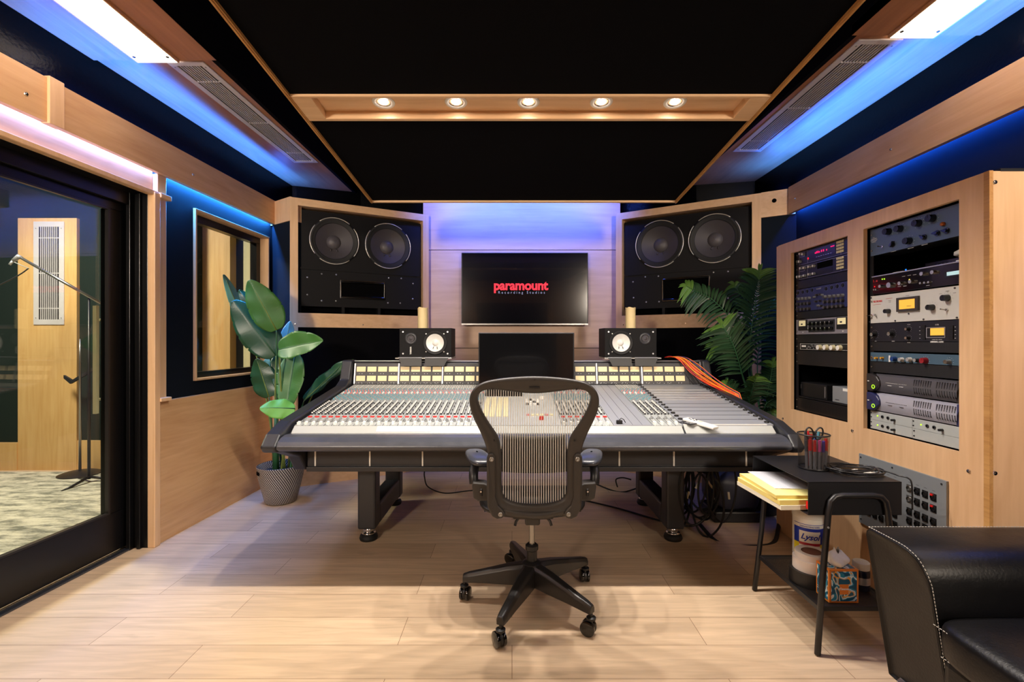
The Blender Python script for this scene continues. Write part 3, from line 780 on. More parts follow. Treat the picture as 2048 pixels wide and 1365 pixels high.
for ci, x in enumerate(chans):
    cpart('fader_cap', lambda b: (b.prism([(-.0065, -.011, 0), (-.0065, .011, 0), (-.0065, .008, .013), (-.0065, .002, .009), (-.0065, -.002, .009), (-.0065, -.008, .013)], (.013, 0, 0))), 'white' , x - 0.006, 2.475)
    if ci < 32: cpart('mute_button', lambda b: b.box(-.011, .011, -.006, .006, 0, .006), 'red', x + 0.002, 2.594, bevel=0.001)
    if ci < 28: cpart('fader_knob', lambda b: (b.cyl((0, 0, 0), (0, 0, .009), .0078, .007, 14), b.cyl((0, 0, .009), (0, 0, .016), .005, .0045, 12)), 'knob_g', x + 0.007, 2.515)
for ci, x in enumerate(chans):
    cpart('fader_slot', lambda b: b.box(-.0015, .0015, -.04, .04, 0, .0008), 'knob_d', x - 0.0065, 2.535)
# bus strips on the right: extra big grey knobs
for i in range(4):
    x = 0.737 + CHW * (i + .5)
    cpart('bus_knob', lambda b: (b.cyl((0, 0, 0), (0, 0, .008), .0095, .009, 14), b.cyl((0, 0, .008), (0, 0, .016), .006, .005, 12)), 'knob_g', x + 0.004, 2.565)
# centre section
b = B()
b.hexa(SF, -0.172, 0.07, 3.05, 3.36, 0, .012, 0); b.hexa(SF, 0.075, 0.255, 3.15, 3.36, 0, .006, 1)
b.build('display_panel', ['black_gloss', 'console_blk'], con)
b = B()
for i in range(4):
    b.hexa(SF, -0.165 + i * 0.038, -0.135 + i * 0.038, 2.60, 3.02, 0, .002, 0)
for j in range(3):
    for i in range(4): b.hexa(SF, 0.085 + i * 0.022, 0.101 + i * 0.022, 2.84 + j * .05, 2.87 + j * .05, 0, .006, 1 if (i + j) % 3 else 2)
for i in range(6): b.hexa(SF, 0.08 + i * 0.026, 0.10 + i * 0.026, 2.62, 2.64, 0, .006, 3 if i in (0, 4) else 0)
b.build('button_bank', ['booth_cream', 'white', 'knob_d', 'knob_p'], con)
b = B(); b.cyl(SF(0.16, 2.55, 0), SF(0.16, 2.55, .018), .013, .011, 16); b.build('monitor_knob', 'red', con, label='round red knob')
b = B(); b.cyl(SF(0.19, 2.98, 0), SF(0.19, 2.98, .02), .02, .018, 20); b.build('monitor_knob', 'knob_w', con, label='large white knob')
# meter bridge
b = B(); b.prism([(XA, 3.385, 0.918), (XA, 3.415, 1.070), (XA, 3.45, 1.085), (XA, 3.50, 1.085), (XA, 3.50, 0.92)], (XB_ - XA + 0.02, 0, 0)); b.build('meter_bridge', 'charcoal', con, bevel=0.003)
b = B(); b.tube([(XA, 3.425, 1.083), (XB_ + .02, 3.425, 1.083)], 0.006, 8); b.build('bridge_rail', 'silver', con, smooth=True)
BP = lambda x, a, t: (x, 3.385 + 0.03 * (a - .918) / .152 - t, a)
bars = [-1.136, -0.819, -0.502, -0.185, 0.292, 0.612, 0.938]
for x in bars:
    b = B(); b.hexa(BP, x - .0045, x + .0045, 0.922, 1.068, 0, .006); b.build('bridge_divider', 'silver', con)
b = B(); b.hexa(BP, 1.362, 1.37, 0.93, 1.08, 0, .008); b.build('bridge_divider', 'silver', con)
fr_b = B(); lab_b = B()
for x0 in bars[:-1] + [bars[-1]]:
    if x0 == -0.185: cnt = 6
    else: cnt = 4
    for i in range(cnt):
        for (z0, z1) in ((1.008, 1.044), (0.942, 0.979)):
            xa = x0 + 0.012 + i * 0.0775
            b = B(); b.hexa(BP, xa, xa + 0.064, z0, z1, 0, .003); mt = b.build('meter', 'meter', con)
            fr_b.hexa(BP, xa - .005, xa + .069, z0 - .004, z1 + .006, -.002, .0018)
            for t in (0.3, 0.62): lab_b.hexa(BP, xa + .064 * t - .002, xa + .064 * t + .002, z0 - .016, z0 - .0125, 0, .0006)
fr_b.build('meter_surround', 'black', con); lab_b.build('meter_mark', 'txt_w', con)
b = B()
for i in range(60): b.hexa(BP, -1.12 + i * 0.0382, -1.117 + i * 0.0382, 0.9235, 0.9265, 0, .001)
b.build('channel_mark', 'txt_w', con)
# channel number strip at base of bridge
b = B(); b.hexa(SF, -1.135, 0.93, 3.372, 3.388, 0, .006); b.build('number_strip', 'black', con)
# legs
def leg_frame(x0, x1):
    lf = B()
    yF0, yF1, yB0, yB1 = 2.87, 2.98, 3.50, 3.60
    lf.box(x0, x1, yF0, yF1, 0.075, 0.51); lf.box(x0, x1, yB0, yB1, 0.06, 0.54); lf.box(x0, x1, yF1, yB0, 0.075, 0.20); lf.box(x0, x1, yF1, yB0, 0.43, 0.52)
    q = lf.build('leg_frame', 'charcoal', con, bevel=0.012)
    for y in (yF0 + 0.05, yB0 + .05):
        b = B(); xc = (x0 + x1) / 2
        b.cyl((xc, y, 0.045), (xc, y, 0.08), 0.032, n=20, m=1); b.lathe([(0.02, 0.0), (0.052, 0.0), (0.056, 0.012), (0.052, 0.028), (0.034, 0.034)], (xc, y, 0), (0, 0, 1), 24, m=0, capa=True)
        b.lathe([(0.034, 0.034), (0.042, 0.038), (0.042, 0.046), (0.03, 0.05)], (xc, y, 0), (0, 0, 1), 24, m=1)
        b.build('foot', ['rubber', 'chrome'], q, smooth=True)
leg_frame(-0.945, -0.835); leg_frame(0.945, 1.055)

# things lying on the console
b = B(); f0 = lambda x, y, t: (x, y, 0.7565 + (y - 2.412) * .8125 + t)
b.hexa(f0, -0.70, -0.42, 2.418, 2.448, 0.0008, 0.0016, 0)
o = b.build('paper_strip', mat('pale_pink_paper', (238, 214, 210), 0.7)); tag(o, 'pale pink-edged paper strip lying on the script tray of the console', 'paper')
rm = thing('remote_control', 'slim white remote control lying slanted on the console beside the patch bay', 'remote control', (0.985, 2.45, 0.795), rz=0.62)
b = B(); b.box(-0.025, 0.025, -0.09, 0.09, 0.0, 0.016); b.build('body', 'white', rm, world=False, bevel=0.006, seg=3)
for (x, y) in ((-.01, .05), (.01, .05), (-.01, .03), (.01, .03), (0, .065)):
    b = B(); b.cyl((x, y, .0155), (x, y, .018), .005, n=10); b.build('button', 'knob_d', rm, world=False)
b = B(); b.box(-.01, .01, -.005, .015, .0155, .0175); b.build('button', 'vu_pale', rm, world=False)
place(rm, TM(0.985, 2.462, 0.7905) @ Matrix.Rotation(0.62, 4, 'Z') @ Matrix.Rotation(0.134, 4, 'X'))
t = thing('cable_clip', 'small black clip standing on the blank grey console panel', 'clip')
place(t, TM(0.565, 2.475, ZS(2.475)))
b = B(); b.box(-.016, .016, -.008, .008, 0, .02); b.build('body', 'black', t, world=False, bevel=0.004)
b = B(); b.tube([(0, 0, .02), (.01, 0, .03), (.022, -.005, .024), (.03, -.01, .008)], .0022, 6); b.build('wire_loop', 'black', t, world=False)
t = thing('keyboard_tray_unit', 'black slanted gadget lying flat behind the white remote control', 'gadget')
place(t, TM(0.925, 2.485, ZS(2.485)) @ Matrix.Rotation(0.5, 4, 'Z'))
b = B(); b.box(-.03, .03, -.05, .04, 0, .006); b.build('body', 'charcoal', t, world=False, bevel=.002)
b = B()
for i in range(5): b.box(-.026, .026, -.045 + i * .017, -.038 + i * .017, .006, .0075)
b.build('ribs', 'silver', t, world=False)
t.name = 'ribbed_plate'

# computer monitor on the console
t = thing('computer_monitor', 'black computer monitor standing in the middle of the console', 'monitor', (0.10, 3.25, ZS(3.25)))
b = B(); b.box(-0.231, 0.429, 3.235, 3.262, 0.925, 1.288); b.build('body', 'black', t, bevel=0.004)
b = B(); b.box(-0.224, 0.422, 3.2335, 3.2352, 0.935, 1.282); b.build('screen', 'black_gloss', t)
b = B(); b.box(0.05, 0.15, 3.262, 3.30, 0.93, 1.1); b.box(0.0, 0.2, 3.22, 3.36, ZS(3.25) + .012, ZS(3.25) + .022); b.build('stand', 'black', t, bevel=.003)

# nearfield speakers
def nearfield(x0, y, rz, mirror, lab):
    t = thing('nearfield_speaker', lab, 'studio speaker', Mx=TM(x0, y, 1.112) @ Matrix.Rotation(rz, 4, 'Z'))
    w, h_, d = 0.382, 0.213, 0.2
    s = -1 if mirror else 1
    c = V((s * 0.072, -0.001, 0.105)); n = (0, -1, 0)
    b = B(); b.box(-w / 2, w / 2, 0, d, 0, h_); cab = b.build('cabinet', 'cab_black', t, world=False); q = B(); q.cyl(c + V((0, -.01, 0)), c + V((0, .05, 0)), .067, n=40); cut(cab, [q])
    b = B(); b.lathe([(0.088, 0), (0.088, .005), (0.082, .007), (0.078, .002), (0.068, .006), (0.064, .001)], c, n, 40); wf = b.build('woofer', 'rubber', t, world=False, smooth=True)
    b = B(); b.lathe([(0.0655, .003), (0.045, -.010), (0.024, -.02)], c, n, 40); b.build('cone', 'white', wf, world=False, smooth=True, label='white paper cone')
    b = B(); b.lathe([(0.024, -.02), (0.02, -.010), (0.01, -.005), (.0005, -.004)], c, n, 24); b.build('dust_cap', 'white', wf, world=False, smooth=True)
    for sx in (-1, 1):
        b = B(); b.tube([c + V((sx * .012, .012, -.028)), c + V((sx * .015, .004, -.036)), c + V((sx * .016, .006, -.044))], .0022, 6); b.build('lead_wire', 'black', wf, world=False)
    c2 = V((-s * 0.108, -0.001, 0.135))
    b = B(); b.lathe([(0.045, 0), (0.044, .003), (0.026, .0035), (.024, .0)], c2, n, 32); b.build('tweeter', 'charcoal', t, world=False, smooth=True)
    b = B(); b.lathe([(0.026, .001), (0.022, .004), (.018, .001), (.012, .004), (.0005, .007)], c2, n, 24); b.build('tweeter_dome', 'cone', t, world=False, smooth=True)
    for (x, z) in ((-.165, .185), (.165, .185), (-.165, .025), (.165, .025)):
        b = B(); b.cyl((x, -.0005, z), (x, -.004, z), .006, n=10); b.build('screw', 'silver', t, world=False)
    for (x, z) in ((-.066, .066), (.066, .066), (-.066, -.066), (.066, -.066)):
        b = B(); b.cyl(c + V((x, 0, z)), c + V((x, -.004, z)), .0045, n=8); b.build('screw', 'steel', t, world=False)
    if not mirror:
        for k, ch in enumerate('YAMAHA'):
            pass
        W = WM[t] @ TM(-0.108, -0.0012, 0.048) @ RX90 @ Matrix.Rotation(PI / 2, 4, 'Z')
        text('badge_lettering', 'YAMAHA', 0.016, W, 'white', t, off=0.0006, sx=0.85)
    return t
nearfield(-0.638, 3.46, -0.03, False, 'black bookshelf speaker on its side with a white cone, left of the centre screen')
nearfield(0.872, 3.45, 0.04, True, 'black bookshelf speaker on its side with a white cone, right of the centre screen')
def bracket(x, lab, s):
    t = thing('speaker_bracket', lab, 'speaker bracket', (x, 3.47, 1.085))
    b = B(); b.box(x - .205, x + .205, 3.385, 3.62, 1.100, 1.110); b.build('shelf_plate', 'steel', t, bevel=.002)
    for (a, c) in ((-.18, -.012), (.012, .18)):
        b = B(); b.prism([(x + a, 3.384, 1.108), (x + c, 3.384, 1.108), (x + c - (.03 if a > 0 else 0), 3.372, 1.050), (x + a + (.03 if a < 0 else 0), 3.372, 1.050)], (0, .004, 0)); b.build('front_flap', 'black', t)
        b = B(); b.tube([(x + a, 3.383, 1.110), (x + c, 3.383, 1.110)], .003, 6); b.build('flap_edge', 'silver', t)
    b = B(); b.box(x - .15, x + .15, 3.46, 3.50, 1.084, 1.10); b.build('foot_block', 'black', t)
bracket(-0.638, 'dark metal speaker bracket under the left bookshelf speaker', 1); bracket(0.872, 'dark metal speaker bracket under the right bookshelf speaker', -1)
def candle(x, y, z, lab, ht):
    t = thing('candle', lab, 'candle', (x, y, z))
    b = B(); n = 28
    def fn(u, v):
        a = 2 * PI * u
        rim = ht + 0.004 * math.sin(3 * a + 1) + 0.002 * math.sin(5 * a)
        pr = [(0.0005, 0), (.037, 0), (.0385, ht * .33), (.037, ht * .66), (.038, 1), (.034, 1), (.032, ht - .012), (.0005, ht - .014)]
        k = min(7, int(round(v * 7))); r, zz = pr[k]
        zz = rim if zz == 1 else zz
        return (x + r * math.cos(a), y + r * math.sin(a), z + zz)
    b.grid(fn, n, 7, 0, True); b.build('wax', 'candle', t, autos=True)
    b = B(); b.cyl((x, y, z + ht - .014), (x, y, z + ht + .004), .0012, n=6); b.build('wick', 'black', t)
candle(-0.675, 3.555, 1.326, 'pale yellow pillar candle on top of the left bookshelf speaker', 0.155)
candle(0.895, 3.55, 1.326, 'pale yellow pillar candle on top of the right bookshelf speaker', 0.155)

# patch cables over the console
cols = [('red', (214, 40, 36), 4), ('orange', (240, 116, 30), 4), ('yellow', (238, 182, 40), 3), ('pink', (200, 60, 80), 2), ('purple', (86, 50, 120), 1), ('dark grey', (60, 58, 66), 2)]
ck = 0
for cn, rgb, cnt in cols:
    mm = mat('cable_' + cn.replace(' ', '_'), rgb, 0.4)
    for j in range(cnt):
        rr = random.Random(ck * 13 + 5); ck += 1
        o_ = rr.uniform(-1, 1)
        w1, w2 = rr.uniform(-1, 1), rr.uniform(-1, 1)
        ctl = [(1334 + 6 * w1, 715.5, 3.50), (1350 + o_ * 8, 714 + w1, 3.45), (1368 + o_ * 10, 719 - o_ * 2 + w2, 3.40), (1390 + o_ * 11, 738 - o_ * 7 + w1 * 2, 3.33), (1415 + o_ * 8, 757 - o_ * 8 + w2 * 2, 3.25), (1446 + o_ * 5, 776 - o_ * 6 + w1, 3.13), (1474 + o_ * 6, 791 - o_ * 5, 3.0)]
        if j == 0 and cn == 'dark grey': ctl = [(1372, 722, 3.42), (1385, 745, 3.345), (1400, 764, 3.26), (1420, 773, 3.22), (1432, 776, 3.18)]
        pts = spline([P(*c) for c in ctl], 6)
        pts.append(pts[-1] + V((0.05, 0.02, -0.12))); pts.append(pts[-1] + V((0.02, 0.03, -0.15)))
        b = B(); b.tube(pts, 0.0026, 6)
        o = b.build('patch_cable', mm, smooth=True)
        tag(o, '%s patch cable in the bundle draped over the right end of the console' % cn, 'cable', 'patch cables over the console end')
# ------------------------------------------------------------------ office chair
ch = thing('office_chair', 'dark grey mesh-backed office chair on a black five-star base, facing the console', 'chair', (0.093, 2.20, 0))
outer = [(1068.5, 752), (1110, 754), (1150, 758.5), (1175, 765), (1191, 777), (1198.5, 793), (1199, 808), (1195, 826), (1186, 846), (1175, 868), (1166, 890), (1160, 915), (1158, 945), (1158, 975), (1155, 1000), (1144, 1018), (1120, 1028), (1095, 1032), (1068.5, 1033)]
inner = [(1068.5, 789), (1100, 786), (1130, 781.5), (1155, 779), (1172, 781), (1180.5, 790), (1181, 800), (1176, 815), (1165, 836), (1150, 858), (1138, 874), (1134.5, 900), (1133.5, 925), (1133.5, 950), (1134, 975), (1130, 993), (1118, 1002), (1095, 1007), (1068.5, 1008.5)]
def YB(v):  # depth of the back at image height v (curved back shell)
    t = (v - 752) / 280
    return 1.905 + 0.085 * math.sin(PI * min(1, max(0, t)) * 0.62)
def BKX(u):  # slight wrap of the shell round the sitter
    return 0.035 * ((u - 1068.5) / 130) ** 2
def PB(u, v, d=0): 
    q = P(u, v, YB(v) - BKX(u)); q.y += d; return q
def loop(lst): return lst + [(2137 - u, v) for (u, v) in reversed(lst[1:-1])]
O, I = loop(outer), loop(inner)
n = len(O)
b = B(); rings = []
for i in range(n):
    (ou, ov), (iu, iv) = O[i], I[i]
    lerp = lambda t: (ou + (iu - ou) * t, ov + (iv - ov) * t)
    prof = [(0, 0.012), (0.0, -0.004), (0.18, -0.016), (0.5, -0.010), (0.82, -0.012), (1.0, -0.002), (1.0, 0.012), (0.5, 0.018)]
    rings.append([b.bm.verts.new(PB(*lerp(t), d)) for t, d in prof])
for i in range(n): b.bridge(rings[i], rings[(i + 1) % n])
bf = b.build('back_frame', 'chair', ch, smooth=True, sub=2)
for (u, v) in ((1068.5, 759), (1152, 778), (985, 778), (1148, 880), (989, 880)):
    b = B(); c = PB(u, v, -0.014); b.cyl(c, c + V((0, -.004, 0)), .004, n=8); b.build('screw', 'black', bf)
b = B(); c = PB(1068.5, 775, -0.0155); b.box(c.x - .022, c.x + .022, c.y - .002, c.y + .004, c.z - .004, c.z + .004); b.build('badge', 'chair_dk', bf, bevel=.002)
# inner boundary lookup for the mesh
def span(u):
    """v range of the opening at column u"""
    pts = [(x, y) for x, y in I]; vs = []
    for i in range(n):
        (x0, y0), (x1, y1) = pts[i], pts[(i + 1) % n]
        if (x0 - u) * (x1 - u) <= 0 and x0 != x1:
            vs.append(y0 + (y1 - y0) * (u - x0) / (x1 - x0))
    return (min(vs), max(vs)) if len(vs) >= 2 else None
strand = B()
k = -23
while k <= 23:
    u = 1068.5 + k * 4.75
    s = span(u)
    if s and s[1] - s[0] > 6:
        a, c = s[0] - 2, s[1] + 2
        pts = []
        m_ = max(2, int((c - a) / 8))
        for j in range(m_ + 1):
            v = a + (c - a) * j / m_; pts.append(PB(u, v, 0.002))
        strand.tube(pts, 0.0013, 5)
    k += 1
strand.build('mesh_strand', 'strand', ch, smooth=True)
# woven sheet behind strands
def sheet_mat():
    m, nt, bs = new_mat('chair_mesh_sheet'); N = nt.nodes.new; L = nt.links.new
    bs.inputs['Base Color'].default_value = S(46, 42, 40); bs.inputs['Roughness'].default_value = 0.5
    o = [x for x in nt.nodes if x.type == 'OUTPUT_MATERIAL'][0]; t = N('ShaderNodeBsdfTransparent'); mx = N('ShaderNodeMixShader')
    mx.inputs[0].default_value = 0.55
    L(bs.outputs[0], mx.inputs[1]); L(t.outputs[0], mx.inputs[2]); L(mx.outputs[0], o.inputs[0])
    return m
M['sheet'] = sheet_mat()
b = B()
cols_ = []
for k in range(-27, 28):
    u = 1068.5 + k * 4.15; s = span(max(1068.5 - 112, min(1068.5 + 112, u)))
    if not s: continue
    a, c = s; cols_.append([b.bm.verts.new(PB(u, a + (c - a) * j / 16, 0.005)) for j in range(17)])
for i in range(len(cols_) - 1):
    for j in range(16): b.bm.faces.new([cols_[i][j], cols_[i + 1][j], cols_[i + 1][j + 1], cols_[i][j + 1]])
b.build('mesh_back', 'sheet', ch, smooth=True)
b = B()
b.grid(lambda s_, t: PB(1068.5 + (s_ - .5) * 128, 872 + 74 * t + 3 * math.cos((s_ - .5) * 3), 0.024 - 0.01 * math.sin(PI * t)), 16, 8)
b.build('lumbar_pad', 'chair', ch, smooth=True, solid=0.012)
# side brackets
for sg in (1, -1):
    X = lambda u: 1068.5 + sg * (u - 1068.5)
    b = B()
    poly = [(1146, 912), (1150, 905), (1158, 905), (1163, 912), (1163, 985), (1161, 1012), (1152, 1030), (1142, 1035), (1132, 1033), (1126, 1026), (1130, 1018), (1140, 1008), (1146, 990)]
    a_ = [PB(X(u), v, -0.026) for u, v in poly]
    b.prism(a_, (0, .034, 0)); s_ = b.build('side_bracket', 'chair', ch, bevel=.006, seg=3)
    for (u, v) in ((1153.5, 916), (1136, 1025)):
        c = PB(X(u), v, -.028); b = B(); b.lathe([(.010, 0), (.0085, .003), (.005, .0035), (.0045, .001), (.0005, .001)], c, (0, -1, 0), 14); b.build('pivot_cap', 'steel', s_, smooth=True)
    # arm: bracket box, post, pad
    b = B()
    q = [(1160, 972), (1168, 968), (1192, 966), (1193, 975), (1190, 998), (1182, 1003), (1160, 1003)]
    b.prism([P(X(u), v, 2.00) for u, v in q], (0, 0.06, 0)); s_ = b.build('arm_bracket', 'chair', ch, bevel=.006, seg=3)
    b = B(); c = P(X(1175), 986, 1.999); b.box(c.x - .006, c.x + .006, c.y - .003, c.y + .002, c.z - .016, c.z + .016); b.build('height_slot', 'black', s_, bevel=.003)
    b = B(); c2 = c + V((0, -.004, .006)); b.cyl(c2, c2 + V((0, -.004, 0)), .004, n=10); b.build('slot_button', 'chrome', s_)
    b = B()
    pts = [P(X(1189), 968, 2.04), P(X(1190), 948, 2.05), P(X(1186), 925, 2.09)]
    b.tube(spline(pts, 5), [.013] * 11, 10, flat=1.6); b.build('arm_post', 'black_metal', ch, smooth=True)
    b = B()
    c = P(X(1183), 912, 2.14)
    ang = sg * 0.28
    def pad(u, v, c=c, ang=ang):
        a = 2 * PI * u
        # superellipse footprint 0.10 x 0.26
        ph = PI * (0.004 + 0.992 * v); sr = math.sin(ph) ** 0.55
        ca, sa = math.cos(a), math.sin(a)
        ex = math.copysign(abs(ca) ** 0.75, ca) * 0.050 * sr; ey = math.copysign(abs(sa) ** 0.75, sa) * 0.125 * sr
        ez = -math.copysign(abs(math.cos(ph)) ** 0.8, math.cos(ph)) * 0.019 - 0.008 * (ey / 0.125) ** 2
        ex *= 1 - 0.15 * (ey / .125)
        return c + V((ex * math.cos(ang) - ey * math.sin(ang) * -1, ey * math.cos(ang) - ex * math.sin(ang), ez))
    b.grid(pad, 28, 14, 0, True); b.build('arm_pad', 'pad', ch, smooth=True)
# bottom cross bar
b = B()
b.tube(spline([PB(1135, 1020, 0.0), PB(1105, 1027, -.004), PB(1068.5, 1030, -.008), PB(1032, 1027, -.004), PB(1002, 1020, 0.0)], 6), .017, 10, flat=0.8, ref=(0, 1, 0)); b.build('cross_bar', 'chair', ch, smooth=True)
# seat
b = B()
sx0 = 0.093
def seat(u, v):
    a = 2 * PI * u; ph = PI * (0.003 + .994 * v); sr = math.sin(ph) ** 0.3
    ca, sa = math.cos(a), math.sin(a)
    x = math.copysign(abs(ca) ** .6, ca) * .245 * sr; y_ = math.copysign(abs(sa) ** .6, sa) * .215 * sr
    z = -math.copysign(abs(math.cos(ph)) ** .8, math.cos(ph)) * .020 + 0.22 * x * x - 0.6 * max(0, y_ - .08) ** 2
    return (sx0 + x, 2.235 + y_, .475 + z)
b.grid(seat, 36, 10, 0, True); b.build('seat', 'chair_dk', ch, smooth=True)
b = B(); b.box(sx0 - .09, sx0 + .09, 2.06, 2.34, .445, .47); b.box(sx0 - .034, sx0 + .034, 2.12, 2.28, .395, .447)
mech = b.build('tilt_mechanism', 'chair', ch, bevel=.008)
for sg in (-1, 1):
    b = B(); b.tube([(sx0 + sg * .09, 2.14, .46), (sx0 + sg * .2, 2.14, .46), (sx0 + sg * .22, 2.14, .458)], .007, 8); b.build('lever', 'black', mech)
    b = B(); b.tube([(sx0 + sg * .06, 2.08, .45), (sx0 + sg * .075, 2.07, .435), (sx0 + sg * .08, 2.06, .42)], .006, 8); b.build('cable_hook', 'chair', mech)
b = B(); b.cyl((sx0, 2.20, .26), (sx0, 2.20, .40), .0125, n=20); b.build('gas_lift', 'steel', ch, smooth=False)
b = B(); b.lathe([(.020, 0), (.024, .002), (.024, .06), (.030, .066), (.030, .085), (.022, .092), (.012, .092)], (sx0, 2.20, .19), (0, 0, 1), 24); b.build('lift_sleeve', 'black', ch, autos=True)
b = B(); b.lathe([(.012, .085), (.03, .085), (.05, .11), (.052, .17), (.045, .195), (.03, .205), (.012, .205)], (sx0, 2.20, 0), (0, 0, 1), 28); b.build('hub', 'chair_dk', ch, autos=True)
cast = [(-0.0456, 1.88), (-0.225, 2.222), (0.330, 1.960), (0.372, 2.39), (0.004, 2.585)]
hubc = V((sx0, 2.20, 0))
for i, (x, y) in enumerate(cast):
    e = V((x, y, 0)); d = (e - hubc).normalized(); sd = V((-d.y, d.x, 0)); Ld = (e - hubc).length
    b = B(); rr = []
    for (t, w, z0, z1) in ((0.10, .034, .100, .195), (0.35, .030, .098, .182), (0.7, .024, .098, .155), (0.93, .021, .096, .138), (1.02, .017, .094, .128)):
        c = hubc + d * Ld * t
        rr.append([b.bm.verts.new(c + sd * sx_ * w + V((0, 0, zz))) for sx_, zz in ((-1, z0), (-1, z1 - .015), (-.55, z1), (.55, z1), (1, z1 - .015), (1, z0))])
    for k in range(4): b.bridge(rr[k], rr[k + 1])
    b.cap(rr[0], flip=True); b.cap(rr[-1])
    lg = b.build('base_arm', 'chair_dk', ch, bevel=.004, autos=True)
    # twin wheel caster
    ca = (0.5, -0.3, 1.1, 0.1, 0.9)[i]; wd = V((math.cos(ca), math.sin(ca), 0)); fw = V((-wd.y, wd.x, 0))
    cc = e + fw * 0.012
    cst = B(); cst.cyl(e + V((0, 0, .05)), e + V((0, 0, .10)), .007, n=10)
    cst.box(-.001, .001, -.001, .001, 0, .001) if False else None
    cst.lathe([(.012, 0), (.020, .004), (.020, .012), (.010, .016)], e + V((0, 0, .066)), (0, 0, 1), 14)
    cst.cyl(cc - wd * .006 + V((0, 0, .033)), cc + wd * .006 + V((0, 0, .033)), .028, n=20)
    cs = cst.build('caster', 'black', lg, autos=True)
    for sg in (-1, 1):
        b = B(); b.lathe([(.006, 0), (.024, 0), (.031, .004), (.032, .010), (.031, .015), (.024, .018), (.0006, .019)], cc + wd * sg * .005 + V((0, 0, .0325)), wd * sg, 26, capa=True); b.build('wheel', 'black_gloss', cs, autos=True)

# ------------------------------------------------------------------ sofa
sf = thing('leather_sofa', 'black leather sofa with pale stitching and chrome legs in the right foreground', 'sofa', (1.65, 0.7, 0))
XF = 1.19
# arm: profile in Y-Z carried back along X; the front face leans in towards the floor
def LX(z): return XF + .156 * max(0, .60 - z)
yz = [(1.355, .10), (1.352, .30), (1.352, .50), (1.356, .535), (1.368, .565), (1.388, .588), (1.415, .600), (1.45, .605), (1.56, .606), (1.580, .603), (1.590, .594), (1.594, .580), (1.594, .30), (1.592, .10)]
b = B(); rings = []
for dx, q in ((0.012, .014), (.003, .005), (0, 0), (.02, 0), (.35, 0), (.70, 0), (1.0, .0), (1.01, .01)):
    cyz = (1.473, .35)
    rings.append([b.bm.verts.new((LX(z) * (1 - dx) + 2.20 * dx if dx > .012 else LX(z) + dx, y + (q if y < cyz[0] else -q), z - (q if z > .35 else -q) + .004 * math.sin(dx * 9) * (z > .5))) for y, z in yz])
rings = [rings[0], rings[1], rings[3], rings[4], rings[5], rings[6], rings[7]]
for i in range(len(rings) - 1): b.bridge(rings[i], rings[i + 1])
b.cap(rings[0], flip=True); b.cap(rings[-1])
bmesh.ops.delete(b.bm, geom=[v for v in b.bm.verts if not v.link_faces], context='VERTS')
arm = b.build('armrest', 'leather', sf, autos=True, bevel=.003)
def stitches(parent, pts, name='stitching', ln=.006, gap=.004, r=.0011):
    b = B(); pts = [V(p) for p in pts]; acc = 0
    dist = [0]
    for i in range(1, len(pts)): dist.append(dist[-1] + (pts[i] - pts[i - 1]).length)
    def at(s):
        for i in range(1, len(pts)):
            if s <= dist[i]: return pts[i - 1].lerp(pts[i], (s - dist[i - 1]) / max(1e-9, dist[i] - dist[i - 1]))
        return pts[-1]
    s = 0
    while s + ln < dist[-1]:
        b.cyl(at(s), at(s + ln), r, n=5); s += ln + gap
    return b.build(name, 'stitch', parent)
seam = [V((LX(z) + .006, y - .0012 if y < 1.37 else y, z + (.0012 if y > 1.37 else 0))) for y, z in spline([(y, z, 0) for y, z in yz[:10]], 4) and [(p.x, p.y) for p in spline([(y, z, 0) for y, z in yz[:10]], 4)]]
stitches(arm, seam)
stitches(arm, [(x, 1.582, .6045) for x in (1.20, 1.6, 2.15)])
# seat base and cushion
def slab(x0, x1, y0, y1, z0, z1, r, nm, mt, parent, dome=0.0):
    b = B()
    def fn(u, v):
        a = 2 * PI * u; ph = PI * (.002 + .996 * v); ca, sa = math.cos(a), math.sin(a)
        e = .22; sr = math.sin(ph) ** e
        hx, hy, hz = (x1 - x0) / 2, (y1 - y0) / 2, (z1 - z0) / 2
        X_ = math.copysign(abs(ca) ** .18, ca); Y_ = math.copysign(abs(sa) ** .18, sa)
        m_ = max(abs(X_), abs(Y_)); 
        Z_ = -math.copysign(abs(math.cos(ph)) ** .35, math.cos(ph))
        xx = X_ * sr; y2 = Y_ * sr
        return ((x0 + x1) / 2 + hx * xx, (y0 + y1) / 2 + hy * y2, (z0 + z1) / 2 + hz * Z_ + (dome * (1 - xx * xx) * (1 - y2 * y2) if Z_ > 0 else 0))
    b.grid(fn, 64, 24, 0, True); return b.build(nm, mt, parent, smooth=True)
b = B(); b.box(1.235, 2.15, -0.65, 1.36, .12, .335); base = b.build('seat_base', 'leather', sf, bevel=.03, seg=4)
cu = slab(1.185, 1.95, 0.36, 1.352, .325, .455, .05, 'seat_cushion', 'leather', sf, dome=.03)
slab(1.185, 1.95, -0.64, 0.355, .325, .455, .05, 'seat_cushion', 'leather', sf, dome=.03)
slab(1.90, 2.17, -0.64, 1.352, .33, .80, .05, 'backrest', 'leather', sf)
b = B(); b.box(1.19, 2.2, -0.88, -0.65, .10, .60); b.build('armrest', 'leather', sf, bevel=.03, seg=4)
stitches(cu, [(1.197, y, .425) for y in (1.335, 1.2, 1.0, .8, .6, .4)])
stitches(base, [(1.233, y, .322) for y in (1.35, 1.2, .8, .4)], r=.0012)
